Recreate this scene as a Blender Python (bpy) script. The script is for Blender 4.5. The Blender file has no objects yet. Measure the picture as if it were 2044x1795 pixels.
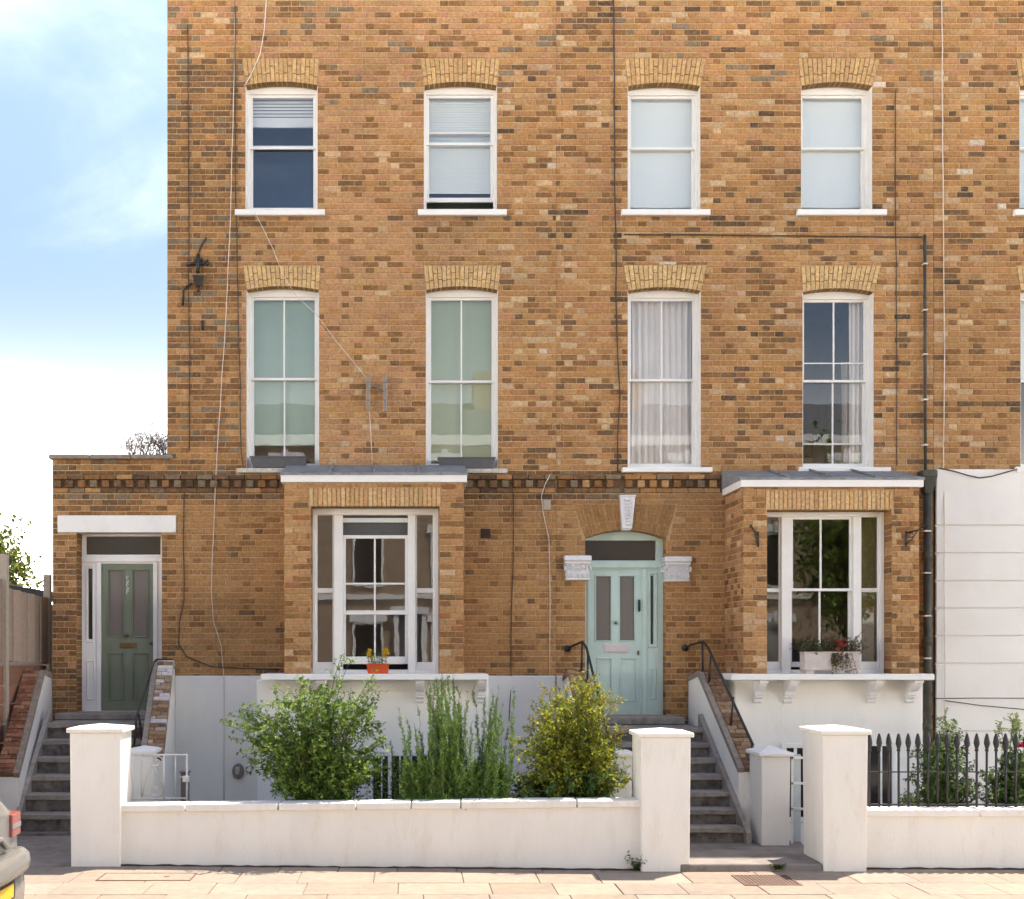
import bpy, bmesh, math, random
from mathutils import Vector, Matrix, noise

SC = bpy.context.scene
COL = SC.collection
R = random.Random(11)

# ------------------------------------------------------------------ camera, sky, sun, exposure
# measuring helpers: the facade is parallel to the picture plane; a survey measure (u, v) taken on a
# plane y metres from the facade line becomes metres with these two functions
DIST, FOC, VX, HZ, EYE = 17.2, 2500.0, 823.0, 1300.0, 2.3
def PX(u, y=0.0): return (u - VX) * (DIST + y) / FOC
def PZ(v, y=0.0): return EYE + (HZ - v) * (DIST + y) / FOC

cam_d = bpy.data.cameras.new('camera'); cam = bpy.data.objects.new('camera', cam_d); COL.objects.link(cam)
cam.location = (0, -DIST, EYE); cam.rotation_euler = (math.radians(90), 0, 0)
cam_d.sensor_width = 36; cam_d.lens = 36 * FOC / 2044
cam_d.shift_x = (1022 - VX) / 2044; cam_d.shift_y = (HZ - 897.5) / 2044
cam_d.clip_end = 2000
SC.camera = cam

SUN_EL, SUN_AZ = math.radians(64.5), math.radians(47)      # azimuth from +Y (behind the houses) towards +X
world = bpy.data.worlds.new('World'); SC.world = world; world.use_nodes = True
wn, wl = world.node_tree.nodes, world.node_tree.links
wn.clear()
w_out = wn.new('ShaderNodeOutputWorld'); w_bg = wn.new('ShaderNodeBackground'); w_bg.inputs['Strength'].default_value = 0.05
sky = wn.new('ShaderNodeTexSky'); sky.sky_type = 'NISHITA'; sky.sun_disc = False
sky.sun_elevation = SUN_EL; sky.sun_rotation = SUN_AZ; sky.air_density = 0.9; sky.dust_density = 1.2; sky.ozone_density = 2.2
tc = wn.new('ShaderNodeTexCoord'); sep = wn.new('ShaderNodeSeparateXYZ'); wl.new(tc.outputs['Generated'], sep.inputs[0])
def wmath(op, a, b=None, clamp=False):
    n = wn.new('ShaderNodeMath'); n.operation = op; n.use_clamp = clamp
    for i, s in enumerate((a, b)):
        if s is None: continue
        if isinstance(s, (int, float)): n.inputs[i].default_value = s
        else: wl.new(s, n.inputs[i])
    return n.outputs[0]
zc = wmath('MAXIMUM', sep.outputs['Z'], 0.0)
den = wmath('ADD', zc, 0.22)
cx = wmath('DIVIDE', sep.outputs['X'], den); cy = wmath('DIVIDE', sep.outputs['Y'], den)
comb = wn.new('ShaderNodeCombineXYZ'); wl.new(cx, comb.inputs[0]); wl.new(cy, comb.inputs[1]); comb.inputs[2].default_value = 3.7
nz = wn.new('ShaderNodeTexNoise'); nz.inputs['Scale'].default_value = 1.35; nz.inputs['Detail'].default_value = 8
nz.inputs['Roughness'].default_value = 0.58; nz.inputs['Distortion'].default_value = 0.35
wl.new(comb.outputs[0], nz.inputs['Vector'])
haze_ = wmath('POWER', wmath('DIVIDE', wmath('SUBTRACT', 0.37, zc), 0.33, True), 4.8)      # white haze thickening towards the horizon
mr = wn.new('ShaderNodeMapRange'); mr.interpolation_type = 'SMOOTHSTEP'
mr.inputs['From Min'].default_value = 0.47; mr.inputs['From Max'].default_value = 0.78
mr.inputs['To Min'].default_value = 0.0; mr.inputs['To Max'].default_value = 0.065
wl.new(nz.outputs['Fac'], mr.inputs['Value'])
mask_ = wmath('ADD', haze_, mr.outputs['Result'], True)
mixw = wn.new('ShaderNodeMix'); mixw.data_type = 'RGBA'
wl.new(mask_, mixw.inputs[0]); gain = wmath('MINIMUM', wmath('ADD', wmath('MULTIPLY', zc, 1.9), 0.36), 1.22)      # evens out the sky's own brightening at the horizon
vm = wn.new('ShaderNodeVectorMath'); vm.operation = 'SCALE'; wl.new(sky.outputs[0], vm.inputs[0]); wl.new(gain, vm.inputs['Scale'])
vh = wn.new('ShaderNodeVectorMath'); vh.operation = 'MULTIPLY'; wl.new(vm.outputs[0], vh.inputs[0]); vh.inputs[1].default_value = (1.06, 0.985, 0.915)
wl.new(vh.outputs[0], mixw.inputs[6]); mixw.inputs[7].default_value = (58, 54, 48.5, 1)
wl.new(mixw.outputs[2], w_bg.inputs['Color']); wl.new(w_bg.outputs[0], w_out.inputs[0])

sun_d = bpy.data.lights.new('sun', 'SUN'); sun = bpy.data.objects.new('sun', sun_d); COL.objects.link(sun)
sun_d.energy = 2.0; sun_d.angle = math.radians(0.53); sun_d.color = (1.0, 0.925, 0.80)
sd = Vector((math.sin(SUN_AZ) * math.cos(SUN_EL), math.cos(SUN_AZ) * math.cos(SUN_EL), math.sin(SUN_EL)))
sun.rotation_euler = sd.to_track_quat('Z', 'Y').to_euler()
sun.location = sd * 60

SC.view_settings.view_transform = 'Standard'; SC.view_settings.look = 'None'
SC.view_settings.exposure = 2.45; SC.view_settings.gamma = 1.0; SC.view_settings.use_curve_mapping = False
SC.cycles.use_denoising = True
SC.cycles.max_bounces = 8; SC.cycles.transparent_max_bounces = 16; SC.cycles.caustics_reflective = False; SC.cycles.caustics_refractive = False

# ------------------------------------------------------------------ materials
def new_mat(name):
    m = bpy.data.materials.new(name); m.use_nodes = True
    nt = m.node_tree; b = nt.nodes['Principled BSDF']
    return m, nt, b
def obj_coords(nt, scale=(1, 1, 1)):
    t = nt.nodes.new('ShaderNodeNewGeometry'); mp = nt.nodes.new('ShaderNodeMapping')
    mp.inputs['Scale'].default_value = scale
    nt.links.new(t.outputs['Position'], mp.inputs['Vector'])
    return mp.outputs[0]
def add_noise(nt, vec, scale, detail=5, rough=0.6):
    n = nt.nodes.new('ShaderNodeTexNoise'); n.inputs['Scale'].default_value = scale
    n.inputs['Detail'].default_value = detail; n.inputs['Roughness'].default_value = rough
    nt.links.new(vec, n.inputs['Vector']); return n.outputs['Fac']
def ramp(nt, fac, a, b):
    r = nt.nodes.new('ShaderNodeValToRGB'); nt.links.new(fac, r.inputs[0])
    r.color_ramp.elements[0].position = a[0]; r.color_ramp.elements[0].color = (*a[1], 1)
    r.color_ramp.elements[1].position = b[0]; r.color_ramp.elements[1].color = (*b[1], 1)
    return r.outputs[0]
def mul(nt, a, b, fac=1.0):
    m = nt.nodes.new('ShaderNodeMix'); m.data_type = 'RGBA'; m.blend_type = 'MULTIPLY'; m.inputs[0].default_value = fac
    for i, s in ((6, a), (7, b)):
        if isinstance(s, tuple): m.inputs[i].default_value = (*s, 1)
        else: nt.links.new(s, m.inputs[i])
    return m.outputs[2]
def bump(nt, b, h, strength, dist=0.01):
    n = nt.nodes.new('ShaderNodeBump'); n.inputs['Strength'].default_value = strength; n.inputs['Distance'].default_value = dist
    nt.links.new(h, n.inputs['Height']); nt.links.new(n.outputs[0], b.inputs['Normal'])

def mat_plain(name, col, rough=0.6, nscale=6, namt=0.12, bscale=60, bstr=0.15, metal=0.0, stain=None, spec=0.5, stretch=(1, 1, 1)):
    """paint, stone, metal: own colour with cloudy unevenness, fine grain relief and optional dirt patches"""
    m, nt, b = new_mat(name)
    v = obj_coords(nt, stretch)
    n1 = add_noise(nt, v, nscale)
    c = mul(nt, col, ramp(nt, n1, (0.3, (1 - namt,) * 3), (0.72, (1 + namt * 0.4,) * 3)))
    if stain:
        sc, lo, hi, scol = stain
        n2 = add_noise(nt, v, sc, 7, 0.68)
        c = mul(nt, c, ramp(nt, n2, (lo, scol), (hi, (1, 1, 1))))
    nt.links.new(c, b.inputs['Base Color'])
    b.inputs['Roughness'].default_value = rough; b.inputs['Metallic'].default_value = metal
    b.inputs['Specular IOR Level'].default_value = spec
    if bstr: bump(nt, b, add_noise(nt, v, bscale, 4), bstr)
    return m
def mat_tint(name, rough=0.9, nscale=45, namt=0.28, bscale=90, bstr=0.5, big=0.0, spec=0.2, fleck=None):
    """each piece carries its own colour in the 'tint' attribute"""
    m, nt, b = new_mat(name)
    a = nt.nodes.new('ShaderNodeAttribute'); a.attribute_name = 'tint'
    v = obj_coords(nt)
    n1 = add_noise(nt, v, nscale, 5, 0.7)
    c = mul(nt, a.outputs['Color'], ramp(nt, n1, (0.28, (1 - namt,) * 3), (0.75, (1 + namt * 0.6,) * 3)))
    if fleck:        # sandy flecks and burnt spots inside each piece
        fm = nt.nodes.new('ShaderNodeMapRange'); fm.inputs['From Min'].default_value = 0.5; fm.inputs['From Max'].default_value = 0.72; fm.inputs['To Max'].default_value = fleck[3]
        nt.links.new(add_noise(nt, obj_coords(nt, (1, 1, 1.6)), 16, 7, 0.8), fm.inputs['Value'])
        fx = nt.nodes.new('ShaderNodeMix'); fx.data_type = 'RGBA'; nt.links.new(fm.outputs[0], fx.inputs[0]); nt.links.new(c, fx.inputs[6]); fx.inputs[7].default_value = (*fleck[:3], 1); c = fx.outputs[2]
    if big:
        n2 = add_noise(nt, v, 0.9, 6, 0.65)
        c = mul(nt, c, ramp(nt, n2, (0.32, (1 - big, 1 - big, 1 - big * 0.8)), (0.6, (1.04, 1.03, 1.0))))
    nt.links.new(c, b.inputs['Base Color']); b.inputs['Roughness'].default_value = rough
    b.inputs['Specular IOR Level'].default_value = spec
    if bstr: bump(nt, b, add_noise(nt, v, bscale, 4), bstr, 0.006)
    return m
def mat_leaf(name, trans=0.45, rough=0.5):
    m, nt, b = new_mat(name)
    a = nt.nodes.new('ShaderNodeAttribute'); a.attribute_name = 'tint'
    nt.links.new(a.outputs['Color'], b.inputs['Base Color']); b.inputs['Roughness'].default_value = rough
    b.inputs['Specular IOR Level'].default_value = 0.3
    t = nt.nodes.new('ShaderNodeBsdfTranslucent'); nt.links.new(a.outputs['Color'], t.inputs['Color'])
    mx = nt.nodes.new('ShaderNodeMixShader'); mx.inputs[0].default_value = trans
    nt.links.new(b.outputs[0], mx.inputs[1]); nt.links.new(t.outputs[0], mx.inputs[2])
    nt.links.new(mx.outputs[0], nt.nodes['Material Output'].inputs[0])
    return m
def mat_glass(name, ior=2.3, tint=(0.98, 0.99, 0.985), wav=0.02):
    m, nt, b = new_mat(name); nt.nodes.remove(b)
    lw = nt.nodes.new('ShaderNodeLayerWeight'); lw.inputs['Blend'].default_value = 0.5
    pw = nt.nodes.new('ShaderNodeMath'); pw.operation = 'POWER'; pw.inputs[1].default_value = 4.0; nt.links.new(lw.outputs['Facing'], pw.inputs[0])
    f = nt.nodes.new('ShaderNodeMapRange'); f0 = ((ior - 1) / (ior + 1)) ** 2
    f.inputs['To Min'].default_value = f0; f.inputs['To Max'].default_value = 0.9; nt.links.new(pw.outputs[0], f.inputs['Value'])
    g = nt.nodes.new('ShaderNodeBsdfGlossy'); g.inputs['Roughness'].default_value = 0.0
    t = nt.nodes.new('ShaderNodeBsdfTransparent'); t.inputs['Color'].default_value = (*tint, 1)
    bp = nt.nodes.new('ShaderNodeBump'); bp.inputs['Strength'].default_value = wav; bp.inputs['Distance'].default_value = 0.02
    v = obj_coords(nt); nt.links.new(add_noise(nt, v, 2.5, 2), bp.inputs['Height']); nt.links.new(bp.outputs[0], g.inputs['Normal'])
    mx = nt.nodes.new('ShaderNodeMixShader'); nt.links.new(f.outputs[0], mx.inputs[0])
    nt.links.new(t.outputs[0], mx.inputs[1]); nt.links.new(g.outputs[0], mx.inputs[2])
    nt.links.new(mx.outputs[0], nt.nodes['Material Output'].inputs[0])
    return m

M = {}
M['brick'] = mat_tint('stock_brick', nscale=27, namt=0.45, big=0.10, fleck=(0.46, 0.27, 0.12, 0.75))
M['white_render'] = mat_plain('white_masonry_paint', (0.85, 0.825, 0.765), 0.75, 2.2, 0.06, 70, 0.3, stain=(6.0, 0.25, 0.44, (0.93, 0.91, 0.88)), stretch=(1, 1, 0.28))
M['cream_paint'] = mat_plain('cream_white_masonry_paint', (0.82, 0.78, 0.71), 0.75, 2.0, 0.07, 60, 0.35, stain=(6.5, 0.27, 0.47, (0.92, 0.88, 0.83)), stretch=(1, 1, 0.3))
M['clean_render'] = mat_plain('clean_cream_render', (0.82, 0.79, 0.73), 0.75, 1.6, 0.05, 60, 0.3, stain=(1.4, 0.25, 0.5, (0.95, 0.93, 0.90)))
M['white_wood'] = mat_plain('white_gloss_paint', (0.85, 0.83, 0.785), 0.4, 5, 0.05, 90, 0.06)
M['white_plaster'] = mat_plain('white_painted_carving', (0.80, 0.79, 0.785), 0.6, 25, 0.12, 60, 0.3)
M['stone_sill'] = mat_plain('weathered_sill_stone', (0.62, 0.57, 0.49), 0.85, 9, 0.3, 60, 0.5, stain=(14, 0.3, 0.5, (0.55, 0.5, 0.45)))
M['coping_stone'] = mat_plain('old_coping_stone', (0.30, 0.245, 0.19), 0.9, 14, 0.35, 60, 0.6)
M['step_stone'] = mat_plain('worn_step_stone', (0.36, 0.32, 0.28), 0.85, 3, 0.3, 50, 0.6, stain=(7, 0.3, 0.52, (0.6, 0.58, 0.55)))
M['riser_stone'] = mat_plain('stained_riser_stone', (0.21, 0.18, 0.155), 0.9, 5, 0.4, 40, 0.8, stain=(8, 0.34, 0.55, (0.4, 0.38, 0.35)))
M['lead'] = mat_plain('weathered_lead', (0.27, 0.28, 0.285), 0.6, 7, 0.35, 30, 0.3, stain=(9, 0.35, 0.55, (0.6, 0.6, 0.6)))
M['green_door'] = mat_plain('sage_green_door_paint', (0.175, 0.205, 0.14), 0.42, 4, 0.12, 90, 0.08, stain=(7, 0.28, 0.5, (0.85, 0.84, 0.82)), stretch=(1, 1, 0.4))
M['aqua_door'] = mat_plain('pale_aqua_door_paint', (0.56, 0.70, 0.63), 0.42, 4, 0.08, 90, 0.08, stain=(7, 0.28, 0.48, (0.90, 0.90, 0.89)), stretch=(1, 1, 0.4))
M['glass'] = mat_glass('window_glass')
M['glass_dark'] = mat_glass('car_glass', 1.6, (0.25, 0.27, 0.28), 0.0)
M['frosted'] = mat_plain('obscured_door_glass', (0.17, 0.145, 0.125), 0.25, 60, 0.2, 220, 0.25, spec=0.6)
M['dark_fan'] = mat_plain('dark_fanlight_glass', (0.035, 0.03, 0.028), 0.12, 3, 0.2, 60, 0.0, spec=0.6)
M['black_iron'] = mat_plain('black_painted_iron', (0.022, 0.020, 0.020), 0.45, 30, 0.3, 80, 0.2)
M['white_iron'] = mat_plain('white_painted_iron', (0.78, 0.76, 0.73), 0.5, 20, 0.1, 80, 0.1)
M['brass'] = mat_plain('tarnished_brass', (0.20, 0.13, 0.06), 0.45, 30, 0.3, 80, 0.1, metal=0.6)
M['steel'] = mat_plain('galvanised_steel', (0.32, 0.28, 0.235), 0.45, 20, 0.2, 80, 0.1, metal=0.7)
M['pvc_pink'] = mat_plain('pale_letter_plate', (0.70, 0.62, 0.60), 0.4, 20, 0.05, 80, 0.0)
M['cable_white'] = mat_plain('white_cable', (0.74, 0.66, 0.56), 0.6, 8, 0.2, 80, 0)
M['cable_dark'] = mat_plain('dark_cable', (0.055, 0.043, 0.034), 0.7, 8, 0.3, 80, 0)
M['iron_pipe'] = mat_plain('mossy_iron_pipe', (0.045, 0.045, 0.038), 0.6, 6, 0.4, 60, 0.3, stain=(5, 0.35, 0.6, (1.7, 1.8, 1.3)))
M['blind_green'] = mat_plain('sage_roller_blind', (0.35, 0.455, 0.345), 0.8, 2, 0.05, 200, 0.05)
M['blind_olive'] = mat_plain('olive_roller_blind', (0.41, 0.47, 0.30), 0.8, 2, 0.05, 200, 0.05)
M['blind_white'] = mat_plain('white_roller_blind', (0.86, 0.90, 0.87), 0.8, 2, 0.03, 200, 0.05)
M['blind_grey'] = mat_plain('grey_slat_blind', (0.72, 0.74, 0.75), 0.7, 2, 0.05, 200, 0.05)
M['curtain'] = mat_plain('sheer_white_curtain', (0.86, 0.79, 0.72), 0.9, 3, 0.06, 200, 0.05)
M['curtain_beige'] = mat_plain('beige_curtain', (0.52, 0.45, 0.37), 0.9, 3, 0.1, 200, 0.05)
M['room'] = mat_plain('dim_room_plaster', (0.34, 0.30, 0.26), 0.9, 2, 0.15, 60, 0)
M['room_olive'] = mat_plain('olive_room_plaster', (0.24, 0.21, 0.12), 0.9, 2, 0.15, 60, 0)
M['room_blue'] = mat_plain('blue_room_sky_tone', (0.13, 0.19, 0.32), 0.9, 2, 0.15, 60, 0)  # blue of sky reflected in the panes, put into the room colour
M['slate_box'] = mat_plain('slate_grey_plastic', (0.10, 0.097, 0.10), 0.6, 12, 0.15, 60, 0.1)
M['orange_plastic'] = mat_plain('orange_red_plastic', (0.62, 0.085, 0.022), 0.45, 12, 0.08, 60, 0.05)
M['lilac_wood'] = mat_plain('pale_painted_trough', (0.60, 0.52, 0.48), 0.7, 8, 0.18, 60, 0.2)
M['soil'] = mat_plain('dark_soil', (0.06, 0.043, 0.03), 0.95, 15, 0.4, 40, 1.0)
M['leaf'] = mat_leaf('leaf')
M['petal'] = mat_leaf('petal', 0.25)
M['stem'] = mat_plain('woody_stem', (0.12, 0.085, 0.05), 0.8, 30, 0.3, 80, 0.3)
M['dry_stem'] = mat_plain('dry_twig', (0.22, 0.15, 0.11), 0.85, 30, 0.3, 80, 0.3)
M['green_stem'] = mat_plain('green_stem', (0.12, 0.16, 0.05), 0.7, 30, 0.3, 80, 0.2)
M['slab'] = mat_tint('paving_slab', 0.85, 9, 0.2, 120, 0.4, big=0.16)
M['joint'] = mat_plain('dirty_joint_sand', (0.19, 0.145, 0.11), 0.95, 12, 0.3, 60, 0.5)
M['concrete'] = mat_plain('path_concrete', (0.235, 0.205, 0.18), 0.9, 3.5, 0.25, 60, 0.5, stain=(4, 0.3, 0.5, (0.62, 0.6, 0.57)))
M['asphalt'] = mat_plain('asphalt', (0.10, 0.098, 0.095), 0.9, 5, 0.2, 150, 0.8)
M['granite'] = mat_plain('kerb_granite', (0.34, 0.32, 0.31), 0.8, 90, 0.25, 120, 0.3)
M['rust_iron'] = mat_plain('rusty_cast_iron', (0.17, 0.085, 0.055), 0.75, 18, 0.35, 80, 0.4)
M['fence_wood'] = mat_tint('weathered_fence_board', 0.85, 20, 0.2, 60, 0.4)
M['car_paint'] = mat_plain('silver_beige_car_paint', (0.25, 0.235, 0.215), 0.22, 3, 0.02, 60, 0, metal=0.35)
M['car_trim'] = mat_plain('black_car_trim', (0.03, 0.03, 0.03), 0.55, 10, 0.1, 60, 0)
M['tyre'] = mat_plain('tyre_rubber', (0.025, 0.025, 0.025), 0.85, 20, 0.2, 60, 0.2)
M['alloy'] = mat_plain('wheel_alloy', (0.5, 0.5, 0.5), 0.35, 20, 0.05, 60, 0, metal=0.8)
M['tail_red'] = mat_plain('tail_lamp_red', (0.30, 0.085, 0.07), 0.15, 20, 0.05, 60, 0)
M['plate_yellow'] = mat_plain('yellow_number_plate', (0.80, 0.46, 0.02), 0.4, 20, 0.05, 60, 0)
M['felt'] = mat_plain('roofing_felt', (0.05, 0.05, 0.052), 0.9, 10, 0.2, 60, 0.3)
M['slate'] = mat_plain('roof_slate', (0.11, 0.115, 0.125), 0.7, 10, 0.2, 60, 0.3)
M['brown_plastic'] = mat_plain('taupe_plastic', (0.22, 0.185, 0.165), 0.5, 10, 0.1, 60, 0.05)
M['clear_plastic'] = mat_plain('pale_lamp_lens', (0.50, 0.43, 0.36), 0.3, 10, 0.1, 60, 0.05)
M['beige_metal'] = mat_plain('beige_vent_metal', (0.50, 0.43, 0.33), 0.6, 10, 0.1, 60, 0.1)
M['terracotta'] = mat_plain('dark_air_brick', (0.055, 0.032, 0.024), 0.85, 10, 0.2, 60, 0.3)
M['far_brick'] = mat_plain('far_terrace_brick', (0.36, 0.27, 0.19), 0.9, 3, 0.25, 60, 0.2)

# ------------------------------------------------------------------ mesh builder and object helpers
class MB:
    def __init__(s): s.v, s.f, s.t, s.sm = [], [], [], []
    def add(s, vs, fs, tint=None, smooth=False):
        o = len(s.v); s.v.extend(vs)
        for f in fs:
            s.f.append(tuple(i + o for i in f)); s.t.append(tint or (0.5, 0.5, 0.5)); s.sm.append(smooth)
    def quad(s, a, b, c, d, tint=None): s.add([a, b, c, d], [(0, 1, 2, 3)], tint)
    def box(s, x0, x1, y0, y1, z0, z1, c=0.0, tint=None):
        if x1 < x0: x0, x1 = x1, x0
        if y1 < y0: y0, y1 = y1, y0
        if z1 < z0: z0, z1 = z1, z0
        c = min(c, (x1 - x0) * 0.45, (y1 - y0) * 0.45, (z1 - z0) * 0.45)
        if c <= 0:
            vs = [(x, y, z) for x in (x0, x1) for y in (y0, y1) for z in (z0, z1)]
            s.add(vs, [(0, 1, 3, 2), (4, 6, 7, 5), (0, 4, 5, 1), (2, 3, 7, 6), (0, 2, 6, 4), (1, 5, 7, 3)], tint); return
        vs, idx = [], {}
        X, Y, Z = (x0, x1), (y0, y1), (z0, z1)
        for i in (0, 1):
            for j in (0, 1):
                for k in (0, 1):
                    for a in range(3):
                        p = [X[i], Y[j], Z[k]]
                        for b, e in enumerate((i, j, k)):
                            if b != a: p[b] += c if e == 0 else -c
                        # vertex lying on the face normal to axis a
                        idx[i, j, k, a] = len(vs); vs.append(tuple(p))
        fs = []
        for a in range(3):
            b, d = [q for q in range(3) if q != a]
            for e in (0, 1):
                ring = []
                for (m, n) in ((0, 0), (1, 0), (1, 1), (0, 1)):
                    key = [0, 0, 0]; key[a] = e; key[b] = m; key[d] = n
                    ring.append(idx[(*key, a)])
                fs.append(tuple(ring))
        for a in range(3):                       # edge along axis a
            b, d = [q for q in range(3) if q != a]
            for m in (0, 1):
                for n in (0, 1):
                    k0 = [0, 0, 0]; k0[b] = m; k0[d] = n; k1 = list(k0); k1[a] = 1
                    fs.append((idx[(*k0, b)], idx[(*k1, b)], idx[(*k1, d)], idx[(*k0, d)]))
        for i in (0, 1):
            for j in (0, 1):
                for k in (0, 1): fs.append((idx[i, j, k, 0], idx[i, j, k, 1], idx[i, j, k, 2]))
        cen = Vector(((x0 + x1) / 2, (y0 + y1) / 2, (z0 + z1) / 2)); out = []
        for f in fs:
            p = [Vector(vs[i]) for i in f]
            n = (p[1] - p[0]).cross(p[2] - p[0])
            m_ = sum(p, Vector()) / len(p) - cen
            out.append(f if n.dot(m_) >= 0 else f[::-1])
        s.add(vs, out, tint)
    def prism(s, poly, a0, a1, axis='y', tint=None, smooth=False):
        """polygon in the plane across `axis`, extruded along it"""
        n = len(poly)
        def P(p, a):
            if axis == 'y': return (p[0], a, p[1])
            if axis == 'x': return (a, p[0], p[1])
            return (p[0], p[1], a)
        vs = [P(p, a0) for p in poly] + [P(p, a1) for p in poly]
        fs = [tuple(range(n)), tuple(range(2 * n - 1, n - 1, -1))]
        area = sum(poly[i][0] * poly[(i + 1) % n][1] - poly[(i + 1) % n][0] * poly[i][1] for i in range(n))
        for i in range(n):
            j = (i + 1) % n; fs.append((i, i + n, j + n, j))
        flip = (area > 0) != (axis == 'y')
        if a1 < a0: flip = not flip
        if flip: fs = [f[::-1] for f in fs]
        s.add(vs, fs, tint, smooth)
    def hexa(s, b, t, tint=None):
        """box from 4 bottom and 4 top points, both counter-clockwise seen from above"""
        s.add(list(b) + list(t), [(3, 2, 1, 0), (4, 5, 6, 7), (0, 1, 5, 4), (1, 2, 6, 5), (2, 3, 7, 6), (3, 0, 4, 7)], tint)
    def tube(s, pts, r, n=8, tint=None, closed=False):
        pts = [Vector(p) for p in pts]; k = len(pts)
        rs = r if isinstance(r, (list, tuple)) else [r] * k
        vs, fs = [], []; prev = None
        for i, p in enumerate(pts):
            a = pts[i - 1] if i else (pts[-1] if closed else p); b = pts[(i + 1) % k] if (i < k - 1 or closed) else p
            d = (b - a).normalized() if (b - a).length > 1e-9 else Vector((0, 0, 1))
            if prev is None:
                u = d.orthogonal().normalized()
            else:
                u = prev - d * prev.dot(d); u = u.normalized() if u.length > 1e-6 else d.orthogonal().normalized()
            prev = u; w = d.cross(u)
            for j in range(n):
                an = 2 * math.pi * j / n
                q = p + (u * math.cos(an) + w * math.sin(an)) * rs[i]; vs.append(tuple(q))
        m = k if closed else k - 1
        for i in range(m):
            for j in range(n):
                a, b = i * n + j, i * n + (j + 1) % n; c, d = ((i + 1) % k) * n + (j + 1) % n, ((i + 1) % k) * n + j
                fs.append((a, b, c, d))
        if not closed: fs += [tuple(range(n - 1, -1, -1)), tuple(range((k - 1) * n, k * n))]
        s.add(vs, fs, tint, True)
    def lathe(s, prof, cx, cy, n=12, tint=None, axis='z', smooth=True):
        vs, fs = [], []
        for r, h in prof:
            for j in range(n):
                a = 2 * math.pi * j / n
                if axis == 'z': vs.append((cx + r * math.cos(a), cy + r * math.sin(a), h))
                elif axis == 'y': vs.append((cx + r * math.cos(a), h, cy + r * math.sin(a)))
                else: vs.append((h, cx + r * math.cos(a), cy + r * math.sin(a)))
        for i in range(len(prof) - 1):
            for j in range(n): fs.append((i * n + j, i * n + (j + 1) % n, (i + 1) * n + (j + 1) % n, (i + 1) * n + j))
        fs += [tuple(range(n - 1, -1, -1)), tuple(range((len(prof) - 1) * n, len(prof) * n))]
        s.add(vs, fs, tint, smooth)
    def leaf(s, p, d, up, L, Wd, tint):
        d = d.normalized(); sd_ = d.cross(up)
        if sd_.length < 1e-4: sd_ = d.orthogonal()
        sd_ = sd_.normalized(); nn = sd_.cross(d)
        m = p + d * (L * 0.5); fold = nn * (Wd * 0.18)
        s.add([tuple(p), tuple(m + sd_ * Wd * 0.5 + fold), tuple(p + d * L - nn * L * 0.1), tuple(m - sd_ * Wd * 0.5 + fold), tuple(m - fold * 0.4)],
              [(0, 4, 1), (1, 4, 2), (0, 3, 4), (4, 3, 2)], tint)
    def mesh(s, name):
        me = bpy.data.meshes.new(name); me.from_pydata(s.v, [], s.f)
        a = me.attributes.new('tint', 'FLOAT_COLOR', 'FACE')
        flat = []
        for t in s.t: flat.extend((t[0], t[1], t[2], 1.0))
        a.data.foreach_set('color', flat)
        me.polygons.foreach_set('use_smooth', s.sm); me.update()
        return me
    def build(s, name, mat, parent=None, **kw):
        me = s.mesh(name); me.materials.append(mat if not isinstance(mat, str) else M[mat])
        return link(name, me, parent, **kw)
def link(name, data, parent=None, label=None, cat=None, group=None, kind=None):
    o = bpy.data.objects.new(name, data); COL.objects.link(o)
    if parent is not None: put(o, parent)
    tag(o, label, cat, group, kind); return o
def put(o, parent):
    o.parent = parent
    l = parent.location if parent.parent is None else Vector((0, 0, 0))     # parts keep their origin at the world's
    o.matrix_parent_inverse = Matrix.Translation(-l)
def tag(o, label=None, cat=None, group=None, kind=None):
    if label: o['label'] = label
    if cat: o['category'] = cat
    if group: o['group'] = group
    if kind: o['kind'] = kind
def thing(name, label, cat, loc=(0, 0, 0), group=None):
    o = bpy.data.objects.new(name, None); COL.objects.link(o); o.location = loc; o.empty_display_size = 0.1
    tag(o, label, cat, group); return o
def bevel(o, w, seg=2):
    m = o.modifiers.new('bevel', 'BEVEL'); m.width = w; m.segments = seg; m.limit_method = 'ANGLE'; return o
def jit(c, a, r=R): 
    k = 1 + r.uniform(-a, a); return (c[0] * k, c[1] * k * (1 + r.uniform(-a, a) * 0.25), c[2] * k * (1 + r.uniform(-a, a) * 0.35))
def mixc(a, b, t): return tuple(a[i] * (1 - t) + b[i] * t for i in range(3))

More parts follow.
